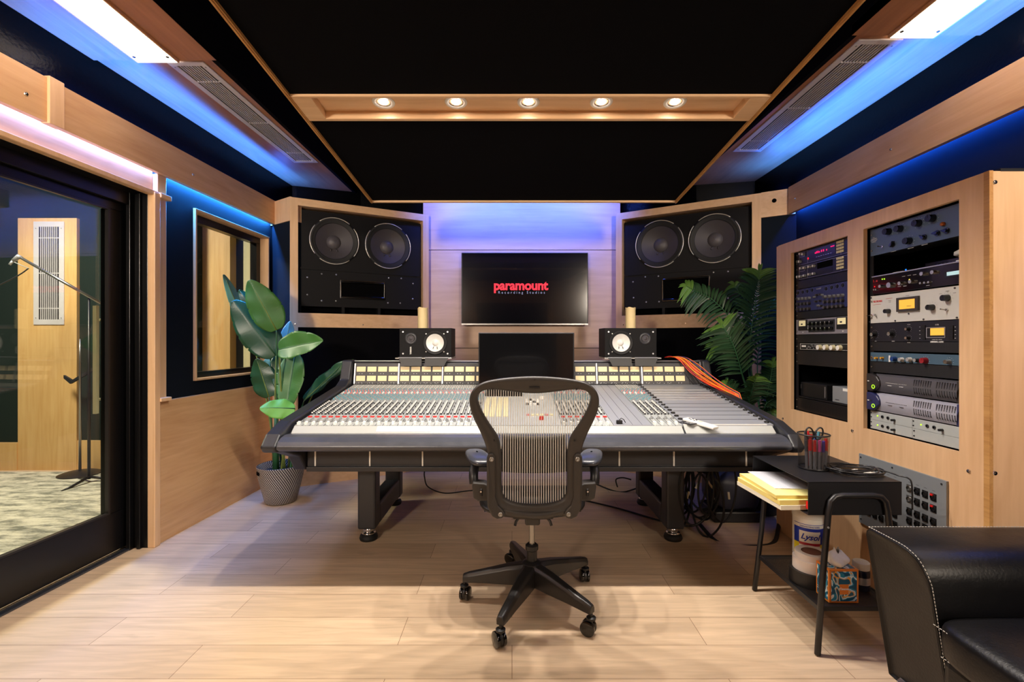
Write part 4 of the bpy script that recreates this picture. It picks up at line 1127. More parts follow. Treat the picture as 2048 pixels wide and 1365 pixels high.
for y0 in (1.50, -0.75):
    b = B(); b.prism([(1.255, y0, 0), (1.262, y0, 0.115), (1.275, y0, .125), (1.40, y0, .125), (1.40, y0, .105), (1.285, y0, .105), (1.275, y0, 0)], (0, .045, 0)); b.build('leg', 'chrome', sf, bevel=.002)
    b = B(); b.box(2.10, 2.13, y0, y0 + .045, 0, .12); b.build('leg', 'chrome', sf, bevel=.002)

# ------------------------------------------------------------------ side table
st = thing('side_table', 'small black metal side table with an open cubby and a perforated lower shelf', 'side table', (1.36, 2.07, 0))
M['perf'] = perforated('perforated_metal', (26, 26, 28), 170, 0.55)
b = B(); TZ = .672
b.box(1.172, 1.543, 1.86, 2.29, TZ - .004, TZ); b.box(1.172, 1.543, 1.86, 1.863, .54, TZ); b.box(1.172, 1.543, 2.287, 2.29, .54, TZ); b.box(1.172, 1.543, 1.86, 2.29, .54, .543); b.box(1.540, 1.543, 1.86, 2.29, .54, TZ)
b.build('cubby_box', 'black_metal', st, bevel=.0012)
for y, s in ((1.849, 0), (2.302, 1)):
    foot = (1.194, 1.535)
    pts = [(foot[0], y - (.012 if s == 0 else -.012), .005), (1.222, y, .30), (1.245, y, .56), (1.253, y, .598), (1.272, y, .617), (1.300, y, .622), (1.42, y, .622), (1.452, y, .617), (1.470, y, .598), (1.478, y, .56), (1.505, y, .30), (foot[1], y - (.012 if s == 0 else -.012), .005)]
    b = B(); b.tube(pts, .0115, 14); lg = b.build('leg', 'black_metal', st, smooth=True)
    if s == 0:
        for x in (1.2365, 1.487):
            b = B(); b.cyl((x, y - .011, .50), (x, y - .014, .50), .004, n=8); b.build('screw', 'silver', lg)
b = B(); b.box(1.215, 1.52, 1.857, 2.292, .178, .181); b.build('lower_shelf', 'perf', st)
b = B()
for (x0, x1, y0, y1) in ((1.207, 1.528, 1.852, 1.857), (1.207, 1.528, 2.292, 2.297), (1.207, 1.215, 1.852, 2.297), (1.520, 1.528, 1.852, 2.297)): b.box(x0, x1, y0, y1, .165, .183)
b.build('shelf_rim', 'black_metal', st)

# pen cup
cupc = V((P(1627, 918, 2.06).x, 2.06, TZ))
t = thing('pen_cup', 'black wire-mesh pen cup crammed with pens on the side table', 'pen holder', cupc)
def cyl_perf():
    m, nt, bs = new_mat('wire_mesh'); N = nt.nodes.new; L = nt.links.new
    bs.inputs['Base Color'].default_value = S(18, 18, 20)
    tc = N('ShaderNodeTexCoord'); sp = N('ShaderNodeSeparateXYZ'); L(tc.outputs['Object'], sp.inputs[0])
    at = N('ShaderNodeMath'); at.operation = 'ARCTAN2'; L(sp.outputs[1], at.inputs[0]); L(sp.outputs[0], at.inputs[1])
    outs = []
    for sock, sc_ in ((at.outputs[0], 22.0), (sp.outputs[2], 420.0)):
        a = N('ShaderNodeMath'); a.operation = 'MULTIPLY'; a.inputs[1].default_value = sc_; L(sock, a.inputs[0])
        f_ = N('ShaderNodeMath'); f_.operation = 'FRACT'; L(a.outputs[0], f_.inputs[0])
        l_ = N('ShaderNodeMath'); l_.operation = 'LESS_THAN'; l_.inputs[1].default_value = 0.74; L(f_.outputs[0], l_.inputs[0]); outs.append(l_.outputs[0])
    mu = N('ShaderNodeMath'); mu.operation = 'MULTIPLY'; L(outs[0], mu.inputs[0]); L(outs[1], mu.inputs[1])
    o = [x for x in nt.nodes if x.type == 'OUTPUT_MATERIAL'][0]; tt = N('ShaderNodeBsdfTransparent'); mx = N('ShaderNodeMixShader')
    L(mu.outputs[0], mx.inputs[0]); L(bs.outputs[0], mx.inputs[1]); L(tt.outputs[0], mx.inputs[2]); L(mx.outputs[0], o.inputs[0]); return m
M['wire'] = cyl_perf()
ch_ = 0.150; cr = 0.061
b = B(); b.lathe([(cr * .95, .002), (cr, ch_)], cupc, (0, 0, 1), 40); b.build('wire_wall', 'wire', t, smooth=True)
b = B(); b.tube([cupc + V((math.cos(a) * cr, math.sin(a) * cr, ch_)) for a in [2 * PI * i / 32 for i in range(32)]], .0032, 8, closed=True); b.build('rim', 'black_metal', t, smooth=True)
b = B(); b.lathe([(.0005, .001), (cr * .95, .001), (cr * .98, .004), (cr * .95, .008)], cupc, (0, 0, 1), 40); b.build('base', 'black_metal', t, smooth=True)
pens = [('red', (200, 30, 30), 5), ('dark grey', (70, 72, 80), 2), ('pink', (215, 80, 160), 1), ('purple', (80, 60, 160), 1), ('orange', (235, 120, 40), 1), ('yellow', (240, 205, 40), 2), ('teal', (70, 130, 150), 1), ('blue', (70, 110, 190), 1)]
pm = {c: mat('pen_' + c.replace(' ', '_'), rgb, .35) for c, rgb, _ in pens}
M['pen_body'] = mat('pen_body_grey', (120, 120, 128), .35)
rp = random.Random(3); order = []
for c, rgb, k in pens: order += [c] * k
rp.shuffle(order)
order = ['dark grey', 'red', 'red', 'pink', 'purple', 'red', 'orange', 'yellow', 'teal', 'blue', 'red', 'red', 'yellow', 'dark grey']
for i, c in enumerate(order):
    a = -2.75 + i * 0.36 if i < 8 else 0.3 + (i - 8) * 0.5
    rad = .049 if i < 8 else .030
    p0 = cupc + V((math.cos(a) * rad * .85, math.sin(a) * rad * .85, .005)); top = cupc + V((math.cos(a) * rad, math.sin(a) * rad, .122 + .018 * rp.random() + (.02 if i >= 8 else 0)))
    t = thing('marker_pen', 'grey marker pen with a %s cap standing in the wire pen cup' % c if i < 8 else '%s pen behind the markers in the wire pen cup' % c, 'pen', p0, group='pens in the wire cup')
    mid = p0.lerp(top, .62)
    b = B(); b.cyl(p0, mid, .0062, .0064, 10); b.build('barrel', 'pen_body' if i < 8 else pm[c], t)
    b = B(); b.cyl(mid, top, .0072, .0062, 10); b.build('cap', pm[c], t)
t = thing('scissors', 'scissors with black loop handles sticking out of the pen cup', 'scissors', cupc + V((-.01, -.01, .01)))
for (dx, tilt) in ((-.024, -.2), (.016, .35)):
    c = cupc + V((dx, -.012, ch_ + .004)); pts = []
    for i in range(20):
        a = 2 * PI * i / 20; x, z = .016 * math.cos(a), .027 * math.sin(a)
        pts.append(c + V((x * math.cos(tilt) + z * math.sin(tilt), 0, z * math.cos(tilt) - x * math.sin(tilt))))
    b = B(); b.tube(pts, .0035, 8, closed=True, ref=(0, 1, 0)); b.build('handle_loop', 'black', t, smooth=True)
    b = B(); b.prism([cupc + V((dx * .5 - .003, -.012, .01)), cupc + V((dx * .5 + .004, -.012, .01)), cupc + V((dx + .005, -.012, ch_ - .022)), cupc + V((dx - .005, -.012, ch_ - .022))], (0, .0016, 0)); b.build('blade', 'steel', t)
# coiled cable
cc = V((P(1705, 946, 2.0).x, 1.985, TZ + .004)); cb = B(); pts = []
for i in range(170):
    a = 2 * PI * i / 30; rr = .082 + .010 * math.sin(a * .37) + .006 * math.sin(a * 1.7); off = V((.012 * math.sin(a * .13), .010 * math.cos(a * .21), 0))
    pts.append(cc + off + V((math.cos(a) * rr * 1.15, math.sin(a) * rr * .78, .0035 * (i // 30) + .002 * math.sin(a * 2.3) + .002)))
pts += spline([pts[-1], cc + V((.09, -.02, .012)), cc + V((.125, -.075, .006)), cc + V((.139, -.10, .004)), cc + V((.148, -.108, -.02)), cc + V((.15, -.108, -.12))], 6)
t = thing('coiled_cable', 'black cable coiled on top of the side table with white metal plugs', 'cable', cc)
cb.tube(pts, .0030, 8); cb.build('cable', 'black_metal', t, smooth=True)
for dx, dy, an in ((-.02, -.01, .5), (.012, -.03, -.3)):
    b = B(); p = cc + V((dx, dy, .008)); d = V((math.cos(an), math.sin(an), 0)); b.cyl(p, p + d * .026, .0052, .0048, 10); b.cyl(p + d * .026, p + d * .042, .0028, n=8); b.build('plug', 'white', t)

# paper pile in cubby
def pad_(nm, x0, x1, y0, y1, z0, z1, mats, rz, lab, cat, mx=None):
    t = thing(nm, lab, cat, ((x0 + x1) / 2, (y0 + y1) / 2, z0), rz)
    w, d, hh = (x1 - x0) / 2, (y1 - y0) / 2, z1 - z0
    b = B(); b.box(-w, w, -d, d, 0, hh * .88); b.build('sheets', mats[0], t, world=False)
    b = B(); b.box(-w, w, -d, d, hh * .88, hh); b.build('top_sheet', mats[1], t, world=False)
    return t
M['paper_y'] = grid_mat('ruled_yellow_paper', (238, 226, 150), (214, 214, 140), 130, 1, .12, 2, rough=.7)[0]
M['paper_ye'] = mat('yellow_paper_edge', (226, 206, 120), .7)
M['paper_w'] = grid_mat('ruled_white_paper', (222, 224, 232), (170, 176, 190), 120, 1, .14, 2, rough=.7)[0]
M['paper_we'] = mat('white_paper_edge', (222, 216, 196), .7)
pad_('folder_stack', 1.075, 1.36, 1.90, 2.235, .548, .566, ('paper_we', 'paper_we'), 0.05, 'buff folder at the bottom of the papers in the side table cubby', 'folder')
pad_('notepad', 1.075, 1.34, 1.905, 2.23, .566, .586, ('paper_ye', 'paper_y'), 0.04, 'thick yellow legal pad under the white sheet in the cubby', 'notepad')
pad_('notepad', 1.08, 1.34, 1.915, 2.235, .586, .600, ('paper_ye', 'paper_y'), -0.02, 'yellow legal pad directly below the white ruled sheet', 'notepad')
pad_('paper_sheet', 1.125, 1.36, 1.99, 2.25, .600, .604, ('paper_we', 'paper_w'), -0.06, 'white ruled sheet on top of the yellow pads in the cubby', 'paper')
o = B().box(1.185, 1.26, 1.868, 1.895, .555, .585).build('red_card', 'red', bevel=.001); tag(o, 'small red card at the front of the cubby beside the pads', 'card')

# lower shelf goods
SZ = .183
cx, cy = P(1616, 1100, 2.20).x, 2.20
cp = V((cx, cy, SZ))
t = thing('wipes_canister', 'tall canister of disinfecting wipes with a blue and yellow label on the lower shelf', 'canister', cp)
b = B(); r = .0635
b.lathe([(.0005, 0), (r * .97, 0), (r, .004), (r, .232)], cp, (0, 0, 1), 40, mi=[0, 0, 0]); b.build('body', 'white', t, autos=True)
def band(z0, z1, m, nm, a0=-PI, a1=0.6, rr=1.012):
    b = B(); b.grid(lambda u, v: cp + V((math.cos(a0 + (a1 - a0) * u) * r * rr, math.sin(a0 + (a1 - a0) * u) * r * rr, z0 + (z1 - z0) * v)), 24, 1, 0); return b.build(nm, m, t, smooth=True)
M['lys_b'] = mat('label_blue', (20, 50, 170), .35); M['lys_y'] = mat('label_yellow', (235, 220, 40), .35); M['lys_r'] = mat('label_red', (170, 30, 50), .35)
band(.013, .198, 'white', 'label', -PI * 1.0, 0.6, 1.004)
band(.115, .190, 'lys_b', 'blue_band'); band(.013, .118, 'lys_y', 'yellow_band', rr=1.013)
band(.124, .176, 'white', 'name_panel', -PI * .86, -PI * .42, 1.022); band(.112, .124, 'lys_r', 'red_stripe', -PI * .86, -PI * .42, 1.022); band(.015, .112, 'white', 'lower_panel', -PI * .86, -PI * .42, 1.018)
band(.205, .2075, 'lys_b', 'thin_blue_line', rr=1.006)
wt = Matrix.Rotation(0, 4, 'Z')
for txt, sz, z, mm in (('Lysol', .036, .150, 'lys_b'), ('DISINFECTING WIPES', .0085, .197, 'lys_b'), ('KILLS 99.9%', .009, .100, 'txt_r')):
    cu_ = bpy.data.curves.new('t', 'FONT'); cu_.body = txt; cu_.size = sz; cu_.align_x = 'CENTER'; cu_.align_y = 'CENTER'; cu_.extrude = .0003; cu_.resolution_u = 2
    if txt == 'Lysol': cu_.shear = 0.35; cu_.offset = .0009
    to = bpy.data.objects.new('t', cu_); COL.objects.link(to)
    me = bpy.data.meshes.new_from_object(to.evaluated_get(bpy.context.evaluated_depsgraph_get())); bpy.data.objects.remove(to)
    am = -PI * .64
    for v in me.vertices:
        a = am + v.co.x / r; q = v.co.z + r * 1.03
        v.co = cp + V((math.cos(a) * q, math.sin(a) * q, z + v.co.y)) - WM[t].translation
    me.materials.clear(); me.materials.append(M[mm])
    o = bpy.data.objects.new('lettering', me); COL.objects.link(o); o.parent = t
b = B(); b.lathe([(r, .230), (r * 1.03, .232), (r * 1.03, .250), (r * .95, .262), (r * .75, .268), (.0005, .268)], cp, (0, 0, 1), 40); b.build('lid', 'white', t, autos=True)
def roll(c, ro, ri, h_, m, lab, m2=None):
    t = thing('tape_roll', lab, 'tape', c)
    b = B(); b.lathe([(ri, 0), (ro, 0), (ro, h_), (ri, h_)], c, (0, 0, 1), 40, capa=False); b.bridge
    b.lathe([(ri, h_), (ri, 0)], c, (0, 0, 1), 40); b.build('tape', m, t, autos=True)
    b = B(); b.lathe([(ri - .001, 0.001), (ri - .001, h_ * .98)], c, (0, 0, 1), 32); b.lathe([(ri - .004, h_ * .98), (ri - .004, 0.001)], c, (0, 0, 1), 32); b.build('core', m2 or 'black', t, smooth=True)
M['core_b'] = mat('core_brown', (110, 60, 35), .6)
M['tape_w'] = mat('white_tape', (216, 204, 196), .6)
tc = V((1.302, 2.045, SZ))
roll(tc, .084, .040, .058, 'black', 'wide black tape roll at the bottom of the tape pile')
roll(tc + V((.002, .002, .058)), .072, .040, .046, 'tape_w', 'white tape roll lying on the black tape roll', 'core_b')
roll(tc + V((.004, .004, .104)), .064, .040, .026, 'tape_w', 'topmost thinner white tape roll of the tape pile', 'core_b')
o = B().lathe([(.0005, 0), (.036, 0)], tc + V((.004, .004, .1295)), (0, 0, 1), 24).build('tape_core_disc', 'core_b'); tag(o, 'brown and black disc in the middle of the topmost tape roll', 'disc')
# tissue box
kx0, kx1 = 1.266, 1.384
t = thing('tissue_box', 'orange-edged tissue box with blue leaf print and a tissue popping out', 'tissue box', ((kx0 + kx1) / 2, 1.92, SZ))
def swirl():
    m, nt, bs = new_mat('tissue_box_print'); N = nt.nodes.new; L = nt.links.new
    tcn = N('ShaderNodeTexCoord'); n_ = N('ShaderNodeTexNoise'); n_.inputs['Scale'].default_value = 14; n_.inputs['Distortion'].default_value = 3.0; n_.inputs['Detail'].default_value = 0.5
    L(tcn.outputs['Object'], n_.inputs['Vector'])
    r_ = N('ShaderNodeValToRGB'); r_.color_ramp.interpolation = 'CONSTANT'; e = r_.color_ramp.elements
    e[0].position = 0; e[0].color = S(20, 80, 110); e[1].position = .42; e[1].color = S(40, 140, 175)
    for p_, c_ in ((.49, (235, 240, 240)), (.54, (150, 200, 220)), (.59, (240, 170, 60)), (.64, (25, 90, 120))):
        q = e.new(p_); q.color = S(*c_)
    L(n_.outputs['Fac'], r_.inputs['Fac']); L(r_.outputs['Color'], bs.inputs['Base Color']); bs.inputs['Roughness'].default_value = .4; return m
M['swirl'] = swirl(); M['orange'] = mat('box_orange', (222, 130, 46), .4)
ky0, ky1, kh = 1.876, 1.957, .134
b = B(); b.box(kx0, kx1, ky0, ky1, SZ, SZ + kh); b.build('carton', 'orange', t, bevel=.0015)
b = B(); e_ = .008
b.box(kx0 + e_, kx1 - e_, ky0 - .0008, ky0 + .002, SZ + e_, SZ + kh - e_); b.box(kx0 - .0008, kx0 + .002, ky0 + e_, ky1 - e_, SZ + e_, SZ + kh - e_); b.box(kx0 + e_, kx1 - e_, ky0 + e_, ky1 - e_, SZ + kh - .002, SZ + kh + .0008)
b.build('printed_pattern', 'swirl', t)
cxk = (kx0 + kx1) / 2
b = B(); b.box(cxk - .018, cxk + .018, ky0 - .0016, ky0, SZ + .035, SZ + .075); b.build('brand_panel', 'orange', t, bevel=.0006)
text('lettering', 'Kleenex', .0125, TM(cxk, ky0 - .002, SZ + .057) @ RX90, 'txt_w', t, off=.0003)
b = B(); b.lathe([(.0005, 0), (.03, 0)], (cxk, (ky0 + ky1) / 2, SZ + kh + .0012), (0, 0, 1), 24, sx=.8); b.build('opening', 'black', t)
b = B(); rt = random.Random(5)
def tis(u, v):
    a = 2 * PI * u; rr_ = (.018 + .022 * math.sin(PI * min(1, v * 1.1)) * (1 + .35 * math.sin(3 * a + 5 * v) + .15 * math.sin(7 * a))) * (1 if v < .85 else .6)
    return (cxk - .004 + math.cos(a) * rr_ * 1.0 - .006 * v, (ky0 + ky1) / 2 - .01 + math.sin(a) * rr_ * .8, SZ + kh - .002 + .068 * v + .012 * v * math.sin(2 * a + 1))
b.grid(tis, 28, 10, 0, True); b.build('tissue', mat('tissue_paper', (236, 236, 238), .8), t, smooth=True)
c = V((P(1722, 1160, 1.99).x, 1.99, SZ))
t = thing('pill_bottle', 'dark bottle with a white cap between the tissue box and the sofa', 'bottle', c)
b = B(); b.lathe([(.0005, 0), (.030, 0), (.032, .004), (.032, .075), (.026, .084)], c, (0, 0, 1), 28); b.build('body', mat('bottle_navy', (24, 28, 48), .3), t, autos=True)
b = B(); b.lathe([(.0325, .025), (.0325, .055)], c, (0, 0, 1), 28); b.build('label', 'silver', t, smooth=True)
b = B(); b.lathe([(.030, .084), (.031, .086), (.031, .112), (.028, .115), (.0005, .115)], c, (0, 0, 1), 28); b.build('cap', 'white', t, autos=True)
# ------------------------------------------------------------------ rack cabinet
rc = thing('rack_cabinet', 'maple equipment cabinet with two tall rack openings at the right', 'cabinet', (1.95, 2.4, 0))
RX, RY0, RY1, RZ = 1.735, 1.727, 3.063, 1.85
OA = (2.4305, 2.923, .805, 1.776); OB = (1.824, 2.320, .798, 1.782)
b = B()
def fpl(y0, y1, z0, z1): b.box(RX, RX + .019, y0, y1, z0, z1)
fpl(RY0, OB[0], 0, RZ); fpl(OB[1], OA[0], 0, RZ); fpl(OA[1], RY1, 0, RZ)
fpl(OB[0], OB[1], 0, OB[2]); fpl(OB[0], OB[1], OB[3], RZ); fpl(OA[0], OA[1], 0, OA[2]); fpl(OA[0], OA[1], OA[3], RZ)
b.build('front_frame', 'maple_z', rc)
b = B(); b.box(RX, 2.246, RY1, RY1 + .019, 0, RZ - .003); b.build('side_panel', 'maple_z', rc)
b = B(); b.box(RX + .006, 2.246, RY0 - .019, RY0, 0, RZ - .002)
sp = b.build('end_panel', 'maple_z', rc)
b = B(); b.box(RX - .002, RX + .012, RY0 - .021, RY0 + .0, 0, RZ); b.build('edge_strip', 'maple_edge', rc)
b = B(); b.box(1.868, 2.1, RY0 - .0215, RY0 - .0185, .885, 1.70); b.build('dark_opening', 'dark', sp)
b = B(); b.box(RX + .019, 2.246, RY0, RY1, RZ - .02, RZ - .003); b.box(RX + .04, 2.2, RY0 - .02, RY1 - .3, RZ - .003, RZ + .008); b.build('top_panel', 'black', rc)
b = B(); b.box(2.2, 2.246, RY0, RY1, 0, RZ - .02); b.build('back_panel', 'dark', rc)
b = B()
for y in (OA[0] - .01, OA[1] + .01, OB[0] - .01, OB[1] + .01): b.box(RX + .019, 2.2, y - .006, y + .006, .78, RZ - .02)
b.box(RX + .02, 2.2, RY0, RY1, .77, .79); b.build('inner_wall', 'dark', rc)
for (y, s) in ((OA[0], 1), (OA[1], -1), (OB[0], 1), (OB[1], -1)):
    b = B(); b.box(RX + .032, RX + .036, min(y, y + s * .022), max(y, y + s * .022), .80, 1.78); rl = b.build('rack_rail', 'black_metal', rc)
n_ = V((-1, 0, 0))
for (u, v) in ((1566, 838), (1705, 862), (1938, 943), (1588, 1046)): bolt(rc, onplane(u, v, (RX, 0, 0), n_), n_, .008)
for (u, v) in ((1989, 365), (1989, 947)): bolt(rc, onplane(u, v, (0, RY0 - .019, 0), (0, -1, 0)), (0, -1, 0), .009)

RF = RX + .030    # face plane of rack gear
BASIS = Matrix(((0, 1, 0, 0), (-1, 0, 0, 0), (0, 0, 1, 0), (0, 0, 0, 1)))
def rack(name, lab, cat, z0, z1, yc, panel, w=.4826, depth=.12, group=None, thick=.004, proud=0.0, screws=True, ears=True):
    t = thing(name, lab, cat, Mx=TM(RF - proud, yc, z0) @ BASIS, group=group)
    h_ = z1 - z0 - .0012
    b = B(); b.box(-w / 2, w / 2, 0, thick, 0, h_); b.build('faceplate', panel, t, world=False, bevel=.0006)
    b = B(); b.box(-w / 2 + .02, w / 2 - .02, thick, depth, .002, h_ - .002); b.build('chassis', 'black', t, world=False)
    if screws:
        for x in (-w / 2 + .009, w / 2 - .009):
            for z in ((h_ * .2, h_ * .8) if h_ > .06 else (h_ * .5,)):
                b = B(); b.cyl((x, 0, z), (x, -.003, z), .004, n=8); b.build('rack_screw', 'steel', t, world=False)
    return t
def loc(t, u, v, d=0):
    W = WM[t]; p = onplane(u, v, W.translation + V((-d, 0, 0)), (1, 0, 0)); return W.inverted() @ p
def knob(t, u, v, r, hh, m, cap=None, name='knob', skirt=None, d=0):
    p = loc(t, u, v, d); x, z = max(p.x, -.215), p.z
    b = B()
    if skirt: b.cyl((x, -.0, z), (x, -.003, z), r * 1.35, r * 1.3, 18, 0)
    b.cyl((x, 0, z), (x, -hh, z), r, r * .86, 16, 0, 1)
    b.box(x - r * .08, x + r * .08, -hh - .0008, -hh + .001, z, z + r * .8, 1)
    return b.build(name, [m, cap or m], t, world=False, autos=True)
def beak(t, u, v, r, ang, m='black'):
    p = loc(t, u, v); x, z = p.x, p.z; d = V((math.cos(ang), 0, math.sin(ang))); e = V((-d.z, 0, d.x)); c = V((x, 0, z))
    b = B(); b.prism([c + d * r * 1.5, c + e * r * .55, c - d * r * .9 + e * r * .4, c - d * r * .9 - e * r * .4, c - e * r * .55], (0, -.016, 0)); b.cyl(c, c + V((0, -.006, 0)), r, n=14)
    return b.build('pointer_knob', m, t, world=False, bevel=.0012)
def toggle(t, u, v, ang=2.4, m='chrome'):
    p = loc(t, u, v); b = B(); b.cyl((p.x, 0, p.z), (p.x, -.006, p.z), .0055, n=6); b.tube([(p.x, -.006, p.z), (p.x + .008 * math.cos(ang), -.022, p.z + .008 * math.sin(ang))], [.002, .0032], 8)
    return b.build('toggle_switch', m, t, world=False)
def led(t, u, v, m, r=.0025):
    p = loc(t, u, v); b = B(); b.sphere((p.x, -.001, p.z), r, .002, r, 8, 6); return b.build('indicator_light', m, t, world=False, smooth=True)
def rect(t, u0, v0, u1, v1, m, nm, d0=0, d1=.0015, bev=0):
    a, c = loc(t, u0, v0), loc(t, u1, v1)
    # use the near horizontal position for both heights
    za = loc(t, (u0 + u1) / 2, v0).z; zc = loc(t, (u0 + u1) / 2, v1).z
    b = B(); b.box(min(a.x, c.x), max(a.x, c.x), -d1, -d0, min(za, zc), max(za, zc)); return b.build(nm, m, t, world=False, bevel=bev)
def ltext(t, s, size, u, v, m, sx=1.0, off=0.0, nm='lettering'):
    p = loc(t, u, v); return text(nm, s, size, WM[t] @ TM(p.x, -.0006, p.z) @ RX90, m, t, sx=sx, off=off)
def lbox(t, x0, x1, z0, z1, m, nm, d0=0, d1=.0015, bev=0):
    b = B(); b.box(x0, x1, -d1, -d0, z0, z1); return b.build(nm, m, t, world=False, bevel=bev)
def dots(t, lst, m='txt_w', nm='scale_mark', s=.0012):
    b = B()
    for (x, z) in lst: b.box(x - s, x + s, -.0008, 0, z - s * .6, z + s * .6)
    return b.build(nm, m, t, world=False)
def ticks(t, u, v, r, m='txt_w', n=9):
    p = loc(t, u, v); dots(t, [(p.x + r * math.cos(a), p.z + r * math.sin(a)) for a in [(-.7 + i * 4.54 / (n - 1)) for i in range(n)]], m, 'scale_mark', .0008)

YCB, YCA = 2.072, 2.677
Z4 = lambda x, y: (1710 + x / 8.03, 390 + y / 8.03)
Z5 = lambda x, y: (1710 + x / 7.183, 540 + y / 7.183)
Z6 = lambda x, y: (1710 + x / 6.204, 700 + y / 6.204)
Z2 = lambda x, y: (1560 + x / 5.689, 440 + y / 5.689)
Z3 = lambda x, y: (1560 + x / 6.822, 660 + y / 6.822)
# 1 slate blue equaliser
M['slate'] = mat('slate_blue_panel', (76, 92, 116), .4)
t = rack('equaliser_unit', 'slate-blue equaliser with large black knobs, topmost in the near rack', 'rack unit', 1.646, 1.776, YCB, 'slate')
for x, y, r in ((550, 590, .0165), (735, 545, .0165), (1030, 455, .0165), (1255, 375, .017), (880, 740, .0165)):
    knob(t, *Z4(x, y), r, .024, 'black_gloss', 'black'); ticks(t, *Z4(x, y), r * 1.5)
for x, y, a in ((615, 800, 1.0), (1120, 680, 2.4), (1330, 615, 3.1), (1480, 575, 2.9)): beak(t, *Z4(x, y), .012, a, 'black_gloss')
toggle(t, *Z4(450, 835), 2.6, 'chrome'); p = loc(t, *Z4(1425, 470)); b = B(); b.lathe([(.009, 0), (.009, -.008), (.005, -.012), (.0005, -.013)], (p.x, 0, p.z), (0, 1, 0), 14); b.build('pilot_lamp', mat('amber_glass', (150, 80, 40), .15, metal=.3), t, world=False, smooth=True)
for i, wd in enumerate((.012, .034, .042, .034, .026)):
    p = loc(t, *Z4(305, 690 + i * 18)); lbox(t, p.x - wd / 2, p.x + wd / 2, p.z - .0006, p.z + .0006, 'txt_w', 'lettering')
for x, y in ((620, 910), (900, 855), (1120, 800)):
    p = loc(t, *Z4(x, y)); lbox(t, p.x - .015, p.x + .015, p.z - .0006, p.z + .0006, 'txt_w', 'lettering')
for x, y in ((245, 650), (245, 925)):
    p = loc(t, *Z4(x, y)); b = B(); b.cyl((p.x, 0, p.z), (p.x, -.002, p.z), .004, n=8); b.build('screw', 'chrome', t, world=False)
# shelf with router
t = thing('router', 'slim black network box with a blue light on top of the compressor', 'router', Mx=TM(RF + .07, 2.0, 1.5455) @ BASIS)
b = B(); b.box(-.09, .15, 0, .13, 0, .030); b.build('body', 'black_gloss', t, world=False, bevel=.003)
p = onplane(*Z4(815, 1160), (RF + .069, 0, 0), (1, 0, 0)); p = WM[t].inverted() @ p; b = B(); b.box(p.x - .004, p.x + .004, -.001, 0, .012, .020); b.build('status_light', 'led_blue', t, world=False)
for k in range(5):
    b = B(); b.box(-.03 + k * .018, -.024 + k * .018, -.0008, 0, .013, .017); b.build('port_mark', 'charcoal', t, world=False)
t = thing('wireless_puck', 'round white wireless puck on top of the black network box', 'router', Mx=TM(RF + .12, 1.90, 1.5758))
b = B(); b.lathe([(.0005, 0), (.055, .001), (.073, .010), (.072, .022), (.055, .032), (.0005, .035)], (0, 0, 0), (0, 0, 1), 36); b.build('body', 'white', t, world=False, smooth=True)
o = B().box(-.03, .03, 0, .04, 0, .008).build('white_adapter', 'white', bevel=.003); place(o, TM(RF + .03, 2.19, 1.5452) @ BASIS); tag(o, 'small flat white adapter left of the black network box', 'adapter')
o = B().box(-.03, .03, 0, .05, 0, .010).build('white_adapter', 'white', bevel=.003); place(o, TM(RF + .02, 1.862, 1.5452) @ BASIS); tag(o, 'small flat white adapter right beside the network box', 'adapter')
# 2 compressor black with silver top
t = rack('compressor_unit', 'black compressor with brushed silver knobs, red logo and pale blue meter', 'rack unit', 1.455, 1.5435, YCB - .012, 'black_gloss', w=.458, proud=.008, screws=False)
lbox(t, -.229, .229, .084, .0885, 'silver', 'top_lip', -.02, .006)
for x, y, r in ((392, 237, .0085), (520, 220, .0145), (675, 195, .0095), (830, 170, .0095), (995, 57, .0095), (1150, 35, .0095), (955, 192, .0052), (1015, 185, .0052), (1075, 177, .0052), (270, 290, .0042), (315, 285, .0042)):
    knob(t, *Z5(x, y), r, .014 if r > .006 else .007, 'chrome', 'silver')
ltext(t, '1.', .017, *Z5(272, 165), 'red', off=.0006); ltext(t, 'Ai', .013, *Z5(312, 163), 'txt_r', off=.0004)
led(t, *Z5(285, 242), 'led_red'); led(t, *Z5(395, 135), 'led_green', .003); led(t, *Z5(425, 132), 'led_green', .003); led(t, *Z5(785, 142), 'led_yellow', .003)
rect(t, *Z5(1290, 20), *Z5(1560, 100), 'black', 'meter_bezel', 0, .003); rect(t, *Z5(1330, 18), *Z5(1545, 72), 'vu_blue', 'meter', .003, .0036)
for x, y in ((700, 95), (780, 80), (860, 70), (640, 240), (720, 232), (1050, 225)):
    p = loc(t, *Z5(x, y)); lbox(t, p.x - .008, p.x + .008, p.z - .0005, p.z + .0005, 'txt_w', 'lettering')
# 3 white leveling amp
M['rackwhite'] = mat('off_white_panel', (198, 197, 192), .4)
t = rack('leveling_amplifier', 'off-white leveling amplifier with glowing amber meter and red script logo', 'rack unit', 1.317, 1.451, YCB, 'rackwhite')
ltext(t, 'TELETRONIX', .0125, *Z5(325, 455), 'txt_r', sx=.78, off=.0002)
lbox(t, -.205, -.16, .0835, .0845, 'txt_r', 'logo_line'); p = loc(t, *Z5(325, 498)); lbox(t, p.x - .026, p.x + .020, p.z - .0004, p.z + .0004, 'txt_r', 'logo_line'); p = loc(t, *Z5(490, 412)); lbox(t, p.x - .019, p.x + .019, p.z - .0004, p.z + .0004, 'txt_r', 'logo_line')
for c_ in list(t.children):
    if c_.name.startswith('logo_line') and c_.data.vertices[0].co.x < -.2: bpy.data.objects.remove(c_); break
rect(t, *Z5(620, 390), *Z5(933, 595), mat('meter_bezel_brown', (58, 54, 52), .35), 'meter_bezel', 0, .010, .001); rect(t, *Z5(665, 425), *Z5(890, 560), 'amber', 'meter', .010, .0105)
